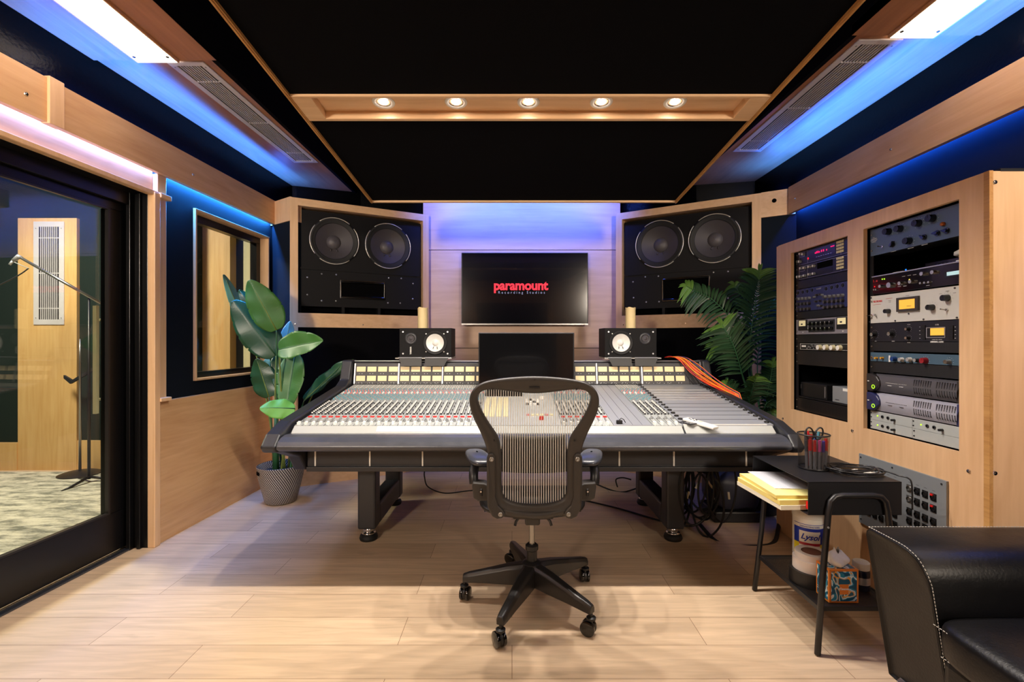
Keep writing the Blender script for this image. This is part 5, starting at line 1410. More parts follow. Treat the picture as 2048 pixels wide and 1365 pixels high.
p = loc(t, *Z5(775, 520), .0105); lbox(t, p.x - .012, p.x + .012, p.z - .0008, p.z + .0008, 'txt_k', 'meter_marking', .0105, .011)
for x, y, r in ((490, 595, .0115), (1115, 540, .0135), (1330, 405, .0145)):
    knob(t, *Z5(x, y), r, .022, 'black_gloss', 'black'); ticks(t, *Z5(x, y), r * 1.6, 'txt_k')
toggle(t, *Z5(250, 650), 3.6); toggle(t, *Z5(305, 650), .2); toggle(t, *Z5(1325, 575), 2.7)
for x, y in ((235, 405), (215, 750), (580, 733), (775, 630), (988, 712), (1437, 262), (1467, 687)):
    p = loc(t, *Z5(x, y)); b = B(); b.cyl((p.x, 0, p.z), (p.x, -.0025, p.z), .0038, n=8); b.build('screw', 'charcoal', t, world=False)
for x, y, wd in ((755, 370, .018), (1330, 305, .016), (1230, 345, .01), (1430, 330, .012), (500, 440, .014), (500, 462, .012)):
    p = loc(t, *Z5(x, y)); lbox(t, p.x - wd / 2, p.x + wd / 2, p.z - .0004, p.z + .0004, 'txt_k', 'lettering')
# 4 black limiter
M['rackblack'] = mat('black_blue_panel', (26, 26, 34), .4)
t = rack('limiting_amplifier', 'black limiter with silver-capped knobs and amber meter in a white frame', 'rack unit', 1.228, 1.315, YCB, 'rackblack')
for x, y in ((290, 930), (540, 920)): knob(t, *Z5(x, y), .0105, .020, 'black', 'chrome', skirt=True); ticks(t, *Z5(x, y), .021, n=11)
for x, y in ((775, 852), (775, 980)): knob(t, *Z5(x, y), .0075, .016, 'black', 'chrome'); ticks(t, *Z5(x, y), .013)
for x in (990, 1392):
    for k in range(4):
        rect(t, *Z5(x - 32, 800 + k * 52), *Z5(x + 28, 845 + k * 52), 'black', 'push_button', 0, .004)
        p = loc(t, *Z5(x + (52 if x > 1200 else -55), 822 + k * 54)); lbox(t, p.x - .002, p.x + .002, p.z - .001, p.z + .001, 'txt_w', 'lettering')
rect(t, *Z5(1030, 825), *Z5(1305, 978), 'silver', 'meter_frame', 0, .003); rect(t, *Z5(1043, 835), *Z5(1295, 968), 'black', 'meter_recess', .003, .0034); rect(t, *Z5(1095, 838), *Z5(1293, 942), 'amber', 'meter', .0034, .004)
ltext(t, '1176', .0085, *Z5(1178, 790), 'txt_w'); ltext(t, '1176LN  PEAK  LIMITER', .0046, *Z5(1178, 1004), 'txt_w'); ltext(t, 'UNIVERSAL AUDIO', .0088, *Z5(1178, 1037), 'txt_w', off=.0003, sx=.82)
ltext(t, 'INPUT', .0042, *Z5(300, 1027), 'txt_w'); ltext(t, 'OUTPUT', .0042, *Z5(552, 1027), 'txt_w'); ltext(t, 'RELEASE', .0042, *Z5(775, 1047), 'txt_w'); ltext(t, 'ATTACK', .0042, *Z5(775, 787), 'txt_w')
# vented blanks
M['ventgrid'] = grid_mat('perforated_blank', (24, 24, 26), (6, 6, 7), 150, 150, .5, .5, rough=.5, axes='xz')[0]
rack('vent_panel', 'black perforated blank plate between the limiter and the blue preamp', 'blank panel', 1.182, 1.227, YCB, 'ventgrid')
# 5 blue preamp
M['neve'] = mat('grey_blue_panel', (66, 92, 112), .42)
t = rack('preamplifier_unit', 'grey-blue preamplifier with blue, grey and one red knob', 'rack unit', 1.132, 1.176, YCB, 'neve')
p = loc(t, *Z6(215, 100)); b = B(); b.lathe([(.007, 0), (.007, -.004), (.0035, -.004), (.0035, 0)], (p.x, 0, p.z), (0, 1, 0), 14); b.build('jack', 'chrome', t, world=False)
for x in (278, 350): knob(t, *Z6(x, 103), .0055, .014, mat('button_amber_%d' % x, (222, 160, 40), .35), None, 'push_button')
rect(t, *Z6(428, 72), *Z6(447, 152), 'white', 'label_tab', 0, .004)
knob(t, *Z6(500, 115), .0115, .018, mat('knob_blue', (30, 60, 120), .35), None)
for x in (590, 690): knob(t, *Z6(x, 122), .010, .016, 'white', 'silver'); 
knob(t, *Z6(780, 130), .0085, .016, 'charcoal', 'silver')
knob(t, *Z6(880, 135), .0135, .020, mat('knob_crimson', (140, 22, 34), .35), None); ticks(t, *Z6(880, 135), .0185)
knob(t, *Z6(1175, 150), .0095, .020, 'knob_g', 'chrome'); ticks(t, *Z6(1175, 150), .017)
for x in (535, 625, 715, 800): knob(t, *Z6(x, 155), .003, .005, 'black', None, 'push_button')
rack('vent_panel', 'black perforated blank plate under the grey-blue preamp', 'blank panel', 1.078, 1.131, YCB, 'ventgrid')
# 6/7 converters
def converter(lab, z0, z1, face, endm, dotm, led_y, tdot, dd, th):
    t = thing('audio_converter', lab, 'rack unit', Mx=TM(RF - .004, YCB, z0) @ BASIS)
    h_ = z1 - z0 - .002; w = .4826
    b = B(); b.prism([(-w / 2 + .03, y, z) for y, z in [(.03, 0), (.004, .002), (-.006, h_ * .3), (-.008, h_ * .6), (-.002, h_ * .9), (.01, h_), (.03, h_)]], (w - .05, 0, 0)); b.build('faceplate', face, t, world=False, autos=True)
    b = B(); b.box(-w / 2 + .03, w / 2 - .02, .03, .20, 0, h_); b.build('chassis', 'black', t, world=False)
    b = B()
    pts = [(-w / 2 - .002, .002), (-w / 2 + .035, .0), (-w / 2 + .052, .012), (-w / 2 + .078, h_ * .38), (-w / 2 + .078, h_ * .62), (-w / 2 + .060, h_ * .86), (-w / 2 + .03, h_ * .98), (-w / 2 - .002, h_)]
    b.prism([(x, -.016, z) for x, z in pts], (0, .035, 0)); e = b.build('end_cap', endm, t, world=False, bevel=.005, seg=3)
    b = B(); b.prism([(w / 2 - .026, -.006, .0), (w / 2 - .018, -.012, h_ * .5), (w / 2 - .022, -.008, h_), (w / 2, -.006, h_), (w / 2, -.006, 0)], (0, .03, 0)); b.build('end_cap', endm, t, world=False, bevel=.002)
    p = loc(t, *Z6(225, led_y), .017); b = B(); b.tube([(p.x + .0085 * math.cos(a), -.017, p.z + .0085 * math.sin(a)) for a in [2 * PI * i / 20 for i in range(20)]], .0013, 6, closed=True); b.build('power_ring', 'led_green', e, world=False)
    p = loc(t, *Z6(140, led_y - 75), .017); p.x = -w / 2 + .022; b = B(); b.box(p.x - .014, p.x - .004, -.0175, -.016, p.z - .002, p.z + .002); b.box(p.x, p.x + .012, -.0175, -.016, p.z - .003, p.z + .004, 1); b.build('emblem', ['white', 'charcoal'], e, world=False)
    for g0 in (.018, .128):
        b = B()
        for i in range(8):
            for hz in (0.18, .58):
                for k in range(6):
                    x = g0 + i * .0115; z = h_ * hz + k * .0045
                    fy = -.0035 - .0045 * min(1, z / (h_ * .5)) + .004 * max(0, (z / h_ - .6) / .4)
                    b.box(x, x + .0045, fy - .0008, fy + .003, z, z + .0026)
        b.build('level_meter', dotm, t, world=False)
    b = B()
    for i in range(14):
        x = -.13 + i * .0085; b.box(x, x + .0025, -.010, -.006, h_ * .55, h_ * .55 + .0022)
    b.box(-.12, -.098, -.010, -.006, h_ * .42, h_ * .42 + .0014); b.box(-.055, -.033, -.010, -.006, h_ * .42, h_ * .42 + .0014)
    b.build('marking', tdot, t, world=False)
    return t
M['conv_dk'] = mat('converter_dark', (92, 90, 96), .35, metal=.3); M['conv_bl'] = mat('converter_light', (176, 176, 190), .35, metal=.25)
M['cap_dk'] = mat('cap_brownblack', (40, 36, 38), .4); M['cap_bl'] = mat('cap_navy', (36, 40, 84), .4)
converter('dark grey audio converter with a brown-black end cap and green ring light', .985, 1.074, 'conv_dk', 'cap_dk', 'charcoal', 458, 'txt_w', 0, 0)
converter('light grey audio converter with a navy blue end cap and green ring light', .893, .983, 'conv_bl', 'cap_bl', 'knob_d', 695, 'txt_k', 0, 0)
# 8 small grey units
M['ltgrey'] = mat('pale_grey_panel', (170, 176, 176), .4)
def small(lab, col_, row, ctrl):
    x0 = (-.2413, .0)[col_]; x1 = (-.0012, .2413)[col_]
    z0 = (.802, .8465)[row]; h_ = .0435
    t = thing('half_rack_unit', lab, 'rack unit', Mx=TM(RF, YCB, z0) @ BASIS)
    b = B(); b.box(x0, x1, 0, .003, 0, h_); b.build('faceplate', 'ltgrey', t, world=False, bevel=.0006)
    b = B(); b.box(x0 + .005, x1 - .005, .003, .10, .001, h_ - .001); b.build('chassis', 'black', t, world=False)
    xs = x0
    if ctrl:
        b = B(); b.sphere((xs + .045, -.001, .022), .0035, .002, .0035, 10, 6); b.build('indicator_light', 'led_green', t, world=False)
        for q in (.075, .108): b = B(); b.lathe([(.0075, 0), (.0075, -.003), (.004, -.003), (.0038, -.0005), (.0004, -.0005)], (xs + q, 0, .022), (0, 1, 0), 16, mi=[0, 0, 1, 1]); b.build('jack', ['charcoal', 'dark'], t, world=False)
        b = B(); b.cyl((xs + .145, 0, .018), (xs + .145, -.016, .018), .0055, .005, 12); b.box(xs + .139, xs + .151, -.008, -.0, .016, .020); b.build('knob', 'black', t, world=False)
        for z in (.012, .032): b = B(); b.cyl((xs + .006, 0, z), (xs + .006, -.003, z), .003, n=8); b.build('rack_screw', 'charcoal', t, world=False)
    else:
        for z in (.012, .034): b = B(); b.cyl((xs + .010, 0, z), (xs + .010, -.003, z), .0032, n=8); b.build('rack_screw', 'charcoal', t, world=False)
small('pale grey half-width rack module, upper left of the bottom four', 0, 1, True)
small('pale grey half-width rack module, lower left of the bottom four', 0, 0, True)
small('pale grey half-width rack module, upper right of the bottom four', 1, 1, True)
small('blank pale grey half-width module, lower right of the bottom four', 1, 0, False)

# far rack (A)
M['navyp'] = mat('black_navy_panel', (20, 22, 38), .35); M['purp'] = mat('purple_display_glass', (30, 12, 60), .2)
def delay(lab, z0, z1, lit):
    t = rack('digital_delay', lab, 'rack unit', z0, z1, YCA, 'navyp')
    oy = 0 if lit else 190
    h_ = z1 - z0
    b = B()
    for (a, c, z_) in ((-.21, .235, h_ - .006), (-.21, .235, .005)): b.box(a, c, -.0006, 0, z_, z_ + .001)
    for x in (-.21, -.13, .155, .235): b.box(x, x + .001, -.0006, 0, .005, h_ - .006)
    b.build('panel_outline', 'silver', t, world=False)
    b = B()
    for i in range(4):
        for j in range(4): b.box(.135 + i * .0145 - .012, .146 + i * .0145 - .012, -.003, 0, .016 + j * .0175, .028 + j * .0175)
    b.build('keypad', 'booth_cream', t, world=False)
    if lit:
        lbox(t, -.12, .11, .018, .078, 'purp', 'display', 0, .001)
        b = B()
        for k, x in enumerate((-.06, -.048, -.036, -.024, -.005, .012, .038)): b.box(x, x + .008, -.0016, -.001, .048, .060 if k % 3 else .056)
        b.box(.075, .105, -.0016, -.001, .060, .065); b.build('display_digits', 'seg', t, world=False)
        led(t, *Z2(322, 440), 'led_red', .006); led(t, *Z2(265, 392), 'led_red', .003)
        b = B()
        for k in range(7): b.box(-.05 + k * .02, -.038 + k * .02, -.0016, -.001, .026, .029)
        b.build('button_row', 'silver', t, world=False)
        ks = ((185, 485), (237, 475), (276, 392), (243, 388), (205, 478))
    else:
        ks = ((290, 548), (345, 535), (395, 525), (245, 645), (290, 635), (345, 620), (395, 612), (210, 650), (250, 552))
        lbox(t, -.04, .09, .044, .080, 'dark', 'display', 0, .001); lbox(t, -.04, .09, .012, .036, 'black', 'display', 0, .001)
    p = loc(t, *Z2(210, 405 + (170 if not lit else 0))); lbox(t, -.205, -.158, .052, .078, 'silver', 'badge_frame', 0, .0006); lbox(t, -.2035, -.1595, .0535, .0765, 'navyp', 'badge', .0006, .0009)
    for x, y in ks: knob(t, *Z2(x, y), .008, .014, 'knob_g', 'white')
delay('black digital delay with a lit magenta display, topmost in the far rack', 1.690, 1.777, True)
delay('black digital delay with rows of grey knobs, second from top in the far rack', 1.602, 1.689, False)
rack('blank_panel', 'plain black blank plate below the digital delays', 'blank panel', 1.549, 1.600, YCA, 'black')
t = rack('tube_equaliser', 'dark blue equaliser packed with rows of small knobs', 'rack unit', 1.411, 1.547, YCA, mat('manley_blue', (44, 48, 92), .4))
ltext(t, 'MANLEY', .012, *Z2(440, 785), 'silver', off=.0002)
for x, y in ((205, 832), (260, 822), (310, 812), (365, 800), (525, 783), (588, 770), (652, 756), (715, 744)):
    p = loc(t, *Z2(x, y)); b = B(); b.cyl((p.x, 0, p.z), (p.x, -.004, p.z), .010, .009, 14); b.build('selector_knob', 'black', t, world=False); ticks(t, *Z2(x, y), .013)
kk = []
for x0, x1, n0 in ((180, 340, 5), (520, 720, 5)):
    for i in range(n0):
        x = x0 + (x1 - x0) * i / (n0 - 1); sl = -.135 * (x - 180) / 1.0
        for yb in (905, 962, 1025): kk.append((x, yb + sl * .62 + (0 if yb > 950 else 0)))
kk += [(400, 880), (430, 855), (470, 850), (490, 855), (420, 930), (465, 920), (440, 975), (480, 980)]
for i, (x, y) in enumerate(kk): knob(t, *Z2(x, y), .0095 if i < 30 else .006, .015, 'chair' if i % 3 else 'knob_g', 'dustcap')
lbox(t, .0, .03, .010, .015, 'silver', 'badge', 0, .001)
rack('blank_panel', 'plain black blank plate above the grey twin-meter unit', 'blank panel', 1.365, 1.409, YCA, 'black')
t = rack('stereo_compressor', 'grey stereo compressor with two pale square meters', 'rack unit', 1.270, 1.362, YCA, mat('mauve_grey_panel', (126, 122, 130), .4))
for x0 in (-.215, .125):
    lbox(t, x0, x0 + .085, .025, .088, 'black', 'meter_housing', 0, .004); lbox(t, x0 + .008, x0 + .072, .050, .084, 'vu_pale', 'meter', .004, .0046); lbox(t, x0 + .028, x0 + .045, .058, .066, 'txt_k', 'meter_marking', .0046, .005)
lbox(t, -.12, .108, .012, .080, 'charcoal', 'control_panel', 0, .001)
for j, z in enumerate((.062, .030)):
    for i in range(6):
        b = B(); x = -.10 + i * .037; b.cyl((x, -.001, z), (x, -.016, z), .010, .0085, 12); b.box(x - .001, x + .001, -.0168, -.016, z, z + .008, 1); b.build('knob', ['black_gloss', 'white'], t, world=False)
for s_, x in (('.00', -.175), ('.00', .17)): text('lettering', s_, .010, WM[t] @ TM(x, -.0006, .012) @ RX90, 'txt_w', t)
rack('blank_panel', 'plain black blank plate below the grey twin-meter unit', 'blank panel', 1.219, 1.268, YCA, 'black')
t = rack('channel_strip', 'slim black unit with a white outline and four large cream knobs', 'rack unit', 1.176, 1.217, YCA, 'black')
b = B()
for (a, c, z0_, z1_) in ((-.20, .235, .037, .0382), (-.20, .235, .003, .0042), (-.20, -.1985, .003, .038)): b.box(a, c, -.0008, 0, z0_, z1_)
b.build('panel_outline', 'white', t, world=False)
lbox(t, -.185, -.145, .018, .028, 'white', 'badge', 0, .001)
b = B(); rr_ = random.Random(2)
for i in range(34): x = -.14 + i * .0042; z = rr_.choice((.010, .016, .022, .029)); b.box(x, x + .003, -.0012, 0, z, z + .0022)
b.build('lettering', 'txt_w', t, world=False)
for x, y in ((552, 240), (642, 240), (735, 244), (828, 248)): knob(t, *Z3(x, y), .0155, .018, 'booth_cream', 'white', skirt=None)
rack('blank_panel', 'tall plain black blank plate below the slim white-outlined unit', 'blank panel', 1.086, 1.174, YCA, 'black')
t = thing('hard_drive_box', 'black drive box with a thin silver handle in the open bay of the far rack', 'computer box', Mx=TM(RF + .02, YCA + .09, .893) @ BASIS)
b = B(); b.box(-.14, .10, 0, .2, 0, .085); b.build('body', 'black', t, world=False, bevel=.003); b = B(); b.box(.088, .0915, -.004, 0, .012, .075); b.build('handle', 'silver', t, world=False); b = B(); b.box(-.135, -.132, -.003, 0, .045, .07); b.build('handle', 'steel', t, world=False)
t = thing('silver_drive_box', 'silver-grey drive box with a white label beside the black drive box', 'computer box', Mx=TM(RF + .015, YCA - .150, .893) @ BASIS)
b = B(); b.box(-.085, .085, 0, .18, 0, .088); b.build('body', 'plate_grey', t, world=False, bevel=.003); lbox(t, .0, .085, .068, .082, 'white', 'label')
lbox(t, -.06, -.03, .014, .017, 'charcoal', 'marking')
o = B().box(-.235, .235, 0, .25, 0, .006).build('rack_shelf', 'black_metal'); place(o, TM(RF + .005, YCA, .886) @ BASIS); tag(o, 'thin black shelf holding the two drive boxes', 'shelf')
M['ribs'] = grid_mat('ribbed_black', (22, 22, 24), (8, 8, 9), 95, 1, .4, 2, rough=.45, axes='xz')[0]
rack('fan_grille', 'black ribbed grille at the bottom of the far rack', 'grille', .807, .884, YCA, 'ribs')

# patch plate low on the cabinet
pp = thing('connector_plate', 'grey metal wall plate with rows of black audio connectors low on the cabinet', 'connector panel', Mx=TM(RX, 2.102, .33) @ BASIS)
b = B(); b.box(-.235, .235, -.010, 0, 0, .342); b.build('plate', 'plate_grey', pp, world=False, bevel=.001)
for x in (-.222, -.03, .215):
    for z in (.325, .02): b = B(); b.cyl((x, -.010, z), (x, -.012, z), .0042, n=8); b.build('screw', 'charcoal', pp, world=False)
rowsz = [.590 - .33, .5435 - .33, .490 - .33, .449 - .33, .402 - .33, .36 - .33]
colsY = [2.039 + .0388 * k for k in (-3, -2, -1, 0, 2, 3, 4, 5, 6)]
for ci, y in enumerate(colsY):
    for ri, z in enumerate(rowsz[:5]):
        x = 2.102 - y
        lt = (ci == 3 and ri < 2)
        b = B(); b.box(x - .013, x + .013, -.013, -.010, z - .0155, z + .0155, 0); b.lathe([(.0115, 0), (.0115, -.004), (.0095, -.004), (.0088, 0.001), (.0005, .001)], (x, -.013, z), (0, 1, 0), 18, mi=[0, 0, 1, 1])
        for a in (0.6, 2.0, 3.6): b.cyl((x + .004 * math.cos(a), -.0125, z + .004 * math.sin(a)), (x + .004 * math.cos(a), -.0150, z + .004 * math.sin(a)), .001, n=6, m=2)
        o = b.build('connector', ['steel' if lt else 'black', 'chair_dk' if lt else 'dark', 'chrome'], pp, world=False, bevel=.0006, label='silver connector' if lt else None)
        if ci == 0 and ri < 2:
            b = B(); b.box(x - .008, x + .004, -.020, -.013, z + .006, z + .014); b.build('release_tab', 'red', o, world=False, bevel=.001)
    x = 2.102 - y; b = B(); b.box(x - .007, x + .007, -.0104, -.010, rowsz[0] + .026, rowsz[0] + .0272); b.build('lettering', 'txt_k', pp, world=False)

# ------------------------------------------------------------------ plants
def leaf_mesh(b, base, tip, width, side, m=0, droop=0.0, fold=0.25, nu=56, nv=12, wave=.006, prof=None, asym=0.0):
    base, tip, side = V(base), V(tip), V(side)
    ax = tip - base; L = ax.length; side = (side - ax.normalized() * side.dot(ax.normalized())).normalized(); nrm = ax.normalized().cross(side).normalized()
    ph = R.random() * 6; k1 = R.random()
    def fn(u, v):
        nt_ = 1 - (.10 + .10 * ((k1 * 7) % 1)) * sum(max(0, 1 - abs(v - q) / .012) for q in ((.30 + k1 * .1, .52 + k1 * .08, .74) if u < .5 else (.38 + k1 * .06, .66 + k1 * .1)))
        w_ = nt_ * (prof or (lambda t: math.sin(PI * min(1, max(0, t)) ** .75) ** .62))(0.02 + .97 * v) * width / 2
        s = (u - .5) * 2
        mid = base + ax * v + nrm * (droop * L * (v ** 2)) + V((0, 0, -1)) * abs(droop) * L * .3 * v * v
        return mid + side * (w_ * s * (1 + asym * s)) + nrm * (fold * w_ * abs(s) + wave * math.sin(v * 15 + ph + s) * abs(s) + .0009 * math.sin(v * 150 - abs(s) * 9))
    b.grid(fn, nv, nu, m)
LP = V((P(562, 960, 3.60).x, 3.60, 0))
pl = thing('potted_plant', 'tall broad-leaved plant in a woven black and white basket by the booth window', 'plant', LP)
# basket
def weave():
    m, nt, bs = new_mat('woven_basket'); N = nt.nodes.new; L = nt.links.new
    tcn = N('ShaderNodeTexCoord'); sp_ = N('ShaderNodeSeparateXYZ'); L(tcn.outputs['Object'], sp_.inputs[0])
    at = N('ShaderNodeMath'); at.operation = 'ARCTAN2'; L(sp_.outputs[1], at.inputs[0]); L(sp_.outputs[0], at.inputs[1])
    def ma(op, a_, b_=None, val=None):
        q = N('ShaderNodeMath'); q.operation = op; L(a_, q.inputs[0])
        if b_ is not None: L(b_, q.inputs[1])
        elif val is not None: q.inputs[1].default_value = val
        return q.outputs[0]
    zr = ma('MULTIPLY', sp_.outputs[2], val=105.0)      # rows
    row = ma('FLOOR', zr)
    an = ma('MULTIPLY', at.outputs[0], val=62 / (2 * PI))
    sh = ma('MULTIPLY', row, val=0.36); s2 = ma('ADD', an, sh); fx = ma('FRACT', s2); lx = ma('LESS_THAN', fx, val=.46)
    fz = ma('FRACT', zr); lz = ma('GREATER_THAN', fz, val=.22)
    mu = ma('MULTIPLY', lx, lz)
    mx = N('ShaderNodeMix'); mx.data_type = 'RGBA'; L(mu, mx.inputs[0]); mx.inputs[6].default_value = S(22, 20, 22); mx.inputs[7].default_value = S(205, 198, 190)
    L(mx.outputs[2], bs.inputs['Base Color']); bs.inputs['Roughness'].default_value = .55
    return m
M['weave'] = weave()
b = B(); b.lathe([(.0005, .002), (.100, .002), (.112, .012), (.135, .10), (.158, .20), (.166, .275), (.168, .285), (.160, .288), (.152, .272), (.125, .08), (.0005, .06)], LP, (0, 0, 1), 48)
bk = b.build('basket', 'weave', pl, autos=True)
b = B()
for a0, a1 in ((-2.55, -2.15), (.45, .9)):
    b.grid(lambda u, v: LP + V((math.cos(a0 + (a1 - a0) * u) * .1665, math.sin(a0 + (a1 - a0) * u) * .1665, .232 + .026 * v)), 8, 1)
b.build('handle_hole', 'dark', bk)
b = B(); b.lathe([(.0005, .235), (.15, .235)], LP, (0, 0, 1), 30); b.build('soil', mat('dark_moss', (30, 28, 24), .9, noise=.4, nscale=60), pl)
def PL(u, v, y): return P(u, v, y)
LV = [  # base(u,v,y) tip(u,v,y) width side material fold
    ((553, 661, 3.52), (498, 560, 3.42), .235, (1, .25, .35), 'leaf', .22, .02),
    ((552, 712, 3.60), (466, 600, 3.50), .27, (.9, .5, .9), 'leaf_dk', .25, .02),
    ((500, 668, 3.70), (447, 548, 3.66), .10, (.9, .5, .4), 'leaf_bl', .5, .02),
    ((528, 640, 3.68), (478, 580, 3.62), .12, (.9, .6, .5), 'leaf_dk', .3, .0),
    ((562, 742, 3.75), (580, 643, 3.78), .15, (1, .1, -.1), 'leaf_bl', .12, .0),
    ((558, 700, 3.50), (643, 680, 3.38), .21, (.2, .3, 1), 'leaf', .30, -.04),
    ((538, 795, 3.62), (513, 718, 3.60), .20, (1, .1, .1), 'leaf_dk', .18, .0),
    ((548, 760, 3.78), (548, 705, 3.80), .22, (1, 0, 0), 'leaf_bl', .12, .0),
    ((588, 770, 3.80), (592, 700, 3.82), .14, (1, 0, 0), 'leaf_bl', .12, .0),
    ((590, 710, 3.62), (573, 822, 3.52), .205, (1, .1, .15), 'leaf', .25, .02),
    ((560, 705, 3.70), (570, 800, 3.62), .16, (1, .1, .1), 'leaf_dk', .25, .02),
    ((590, 818, 3.42), (521, 812, 3.30), .16, (.1, .8, .9), 'leaf_lt', .22, .10),
    ((608, 802, 3.66), (694, 722, 3.60), .155, (.55, .2, .8), 'leaf_dk', .30, .02),
    ((625, 790, 3.70), (708, 720, 3.68), .14, (.55, .3, .8), 'leaf', .30, .02)]
SB = [(-.03, .02), (-.045, -.01), (-.05, .04), (-.02, .05), (.0, .05), (.03, -.01), (-.06, .01), (0, .06), (.03, .06), (.01, .0), (0, .03), (.02, -.04), (.06, .02), (.06, .04)]
for i, (ba, ti, wd, sd, mt, fo, dr) in enumerate(LV):
    p0, p1 = PL(*ba), PL(*ti)
    b = B(); leaf_mesh(b, p0, p1, wd, sd, 0, dr, fo); lf = b.build('leaf', mt, pl, smooth=True, solid=.0012)
    ax = p1 - p0
    b = B(); b.tube([p0 + ax * t + ax.normalized().cross(V(sd)).normalized() * (dr * ax.length * t * t) + V((0, 0, -abs(dr) * ax.length * .3 * t * t)) for t in (0, .25, .5, .75, .95)], [.005, .004, .003, .002, .001], 6); b.build('midrib', 'stem_dk' if i % 2 else 'stem', lf, smooth=True)
    root = LP + V((SB[i][0], SB[i][1], .235))
    if i in (9, 10): p0s = p0 + V((0, 0, .0))
    mid = root.lerp(p0, .55); mid.x = mid.x * .5 + (root.x * .6 + p0.x * .4) * .5
    b = B(); b.tube(spline([root, mid + V((0, 0, .05)), p0], 8), [.0085 - .004 * j / 16 for j in range(17)], 8); b.build('stalk', 'stem' if i % 3 else 'stem_dk', pl, smooth=True)
b = B(); b.tube([LP + V((-.035, -.02, .2)), LP + V((-.033, -.02, .45)), LP + V((-.03, -.01, .75))], [.022, .018, .008], 10); b.build('stalk', 'stem_dk', pl, smooth=True)

# palm
PP = V((1.80, 3.42, 0))
pm_ = thing('potted_palm', 'dark green feathery palm between the console and the rack cabinet', 'plant', PP)
b = B(); b.lathe([(.0005, .0), (.13, .0), (.16, .25), (.165, .28), (.15, .28), (.14, .25), (.0005, .25)], PP, (0, 0, 1), 32); b.build('pot', 'black', pm_, autos=True)
for dx, dy in ((-.03, 0), (.03, .02), (0, -.04)):
    b = B(); b.tube([PP + V((dx, dy, .25)), PP + V((dx * 1.2, dy, .55)), PP + V((dx * 1.5, dy, .80))], [.022, .018, .012], 10); b.build('trunk', 'trunk', pm_, smooth=True)
def frond(pts, nl, Ll, sag, seed, wd=.022, lt=.25, facing=(0, -1, 0)):
    rr = random.Random(seed); sp_ = spline(pts, 8); n_ = len(sp_)
    b = B(); b.tube(sp_, [.005 - .0035 * j / (n_ - 1) for j in range(n_)], 6, m=0)
    start = .30
    for i in range(nl):
        t = start + (1 - start) * i / (nl - 1); j = min(n_ - 2, int(t * (n_ - 1))); fr_ = t * (n_ - 1) - j
        p = sp_[j].lerp(sp_[j + 1], fr_); d = (sp_[j + 1] - sp_[j]).normalized()
        sd = d.cross(V(facing)).normalized()
        ll = Ll * (math.sin(PI * (.22 + .70 * (t - start) / (1 - start))) * .75 + .25) * rr.uniform(.9, 1.08)
        for sg in (-1, 1):
            if i == nl - 1: sg_d = d + sd * sg * .12
            else: sg_d = (sd * sg * rr.uniform(.85, 1.0) + d * rr.uniform(.6, .8) + V(facing) * rr.uniform(-.1, .35)).normalized()
            w0 = wd; m_ = 2 if t > 1 - lt * .6 else 1
            wv = sg_d.cross(V(facing)).normalized(); prev = None
            for k in range(6):
                q = k / 5; c = p + sg_d * ll * q + V((0, 0, -sag * ll * q * q))
                w_ = w0 * (.35, .9, 1, .85, .55, .06)[k] / 2
                row = [b.bm.verts.new(c - wv * w_), b.bm.verts.new(c + V(facing) * (-w_ * .35)), b.bm.verts.new(c + wv * w_)]
                if prev:
                    for a_ in (0, 1):
                        f = b.bm.faces.new([prev[a_], prev[a_ + 1], row[a_ + 1], row[a_]]); f.material_index = m_
                prev = row
    b.build('frond', ['stem_dk', 'palm', 'palm_lt'], pm_, smooth=True)
tp = PP + V((0, 0, .75))
frond([PP + V((.0, -.02, .7)), P(1500, 720, 3.40), P(1507, 630, 3.36), P(1516, 575, 3.33), P(1519, 545, 3.32)], 30, .235, .30, 1)
frond([PP + V((-.03, -.02, .7)), P(1488, 760, 3.36), P(1470, 700, 3.30), P(1452, 664, 3.26), P(1445, 650, 3.24)], 26, .23, .28, 2)
frond([PP + V((-.03, .02, .7)), P(1490, 700, 3.45), P(1462, 640, 3.42), P(1425, 600, 3.38), P(1392, 583, 3.34), P(1372, 572, 3.30)], 26, .18, .45, 3)
frond([PP + V((.03, .05, .7)), P(1515, 720, 3.55), P(1530, 650, 3.58), P(1548, 600, 3.60)], 22, .22, .5, 4)
frond([PP + V((-.05, .0, .7)), P(1480, 740, 3.44), P(1455, 700, 3.46), P(1430, 690, 3.46)], 20, .20, .45, 5)
frond([PP + V((.0, -.06, .6)), P(1500, 810, 3.30), P(1505, 780, 3.24), P(1512, 755, 3.20)], 16, .16, .5, 6)
frond([PP + V((.05, -.0, .6)), P(1535, 790, 3.38), P(1542, 755, 3.36), P(1546, 725, 3.34)], 16, .17, .4, 7)
frond([PP + V((.04, -.05, .6)), P(1530, 815, 3.30), P(1548, 798, 3.26), P(1560, 790, 3.22)], 14, .13, .6, 8)
frond([PP + V((-.06, -.05, .65)), P(1478, 800, 3.30), P(1462, 775, 3.26), P(1450, 765, 3.24)], 14, .14, .6, 9)
frond([PP + V((.0, .08, .65)), P(1498, 690, 3.6), P(1500, 620, 3.62), P(1478, 585, 3.6), P(1468, 570, 3.6)], 18, .17, .6, 10)
frond([PP + V((.0, -.08, .5)), P(1520, 835, 3.22), P(1532, 825, 3.18), P(1545, 822, 3.15)], 12, .12, .5, 11)

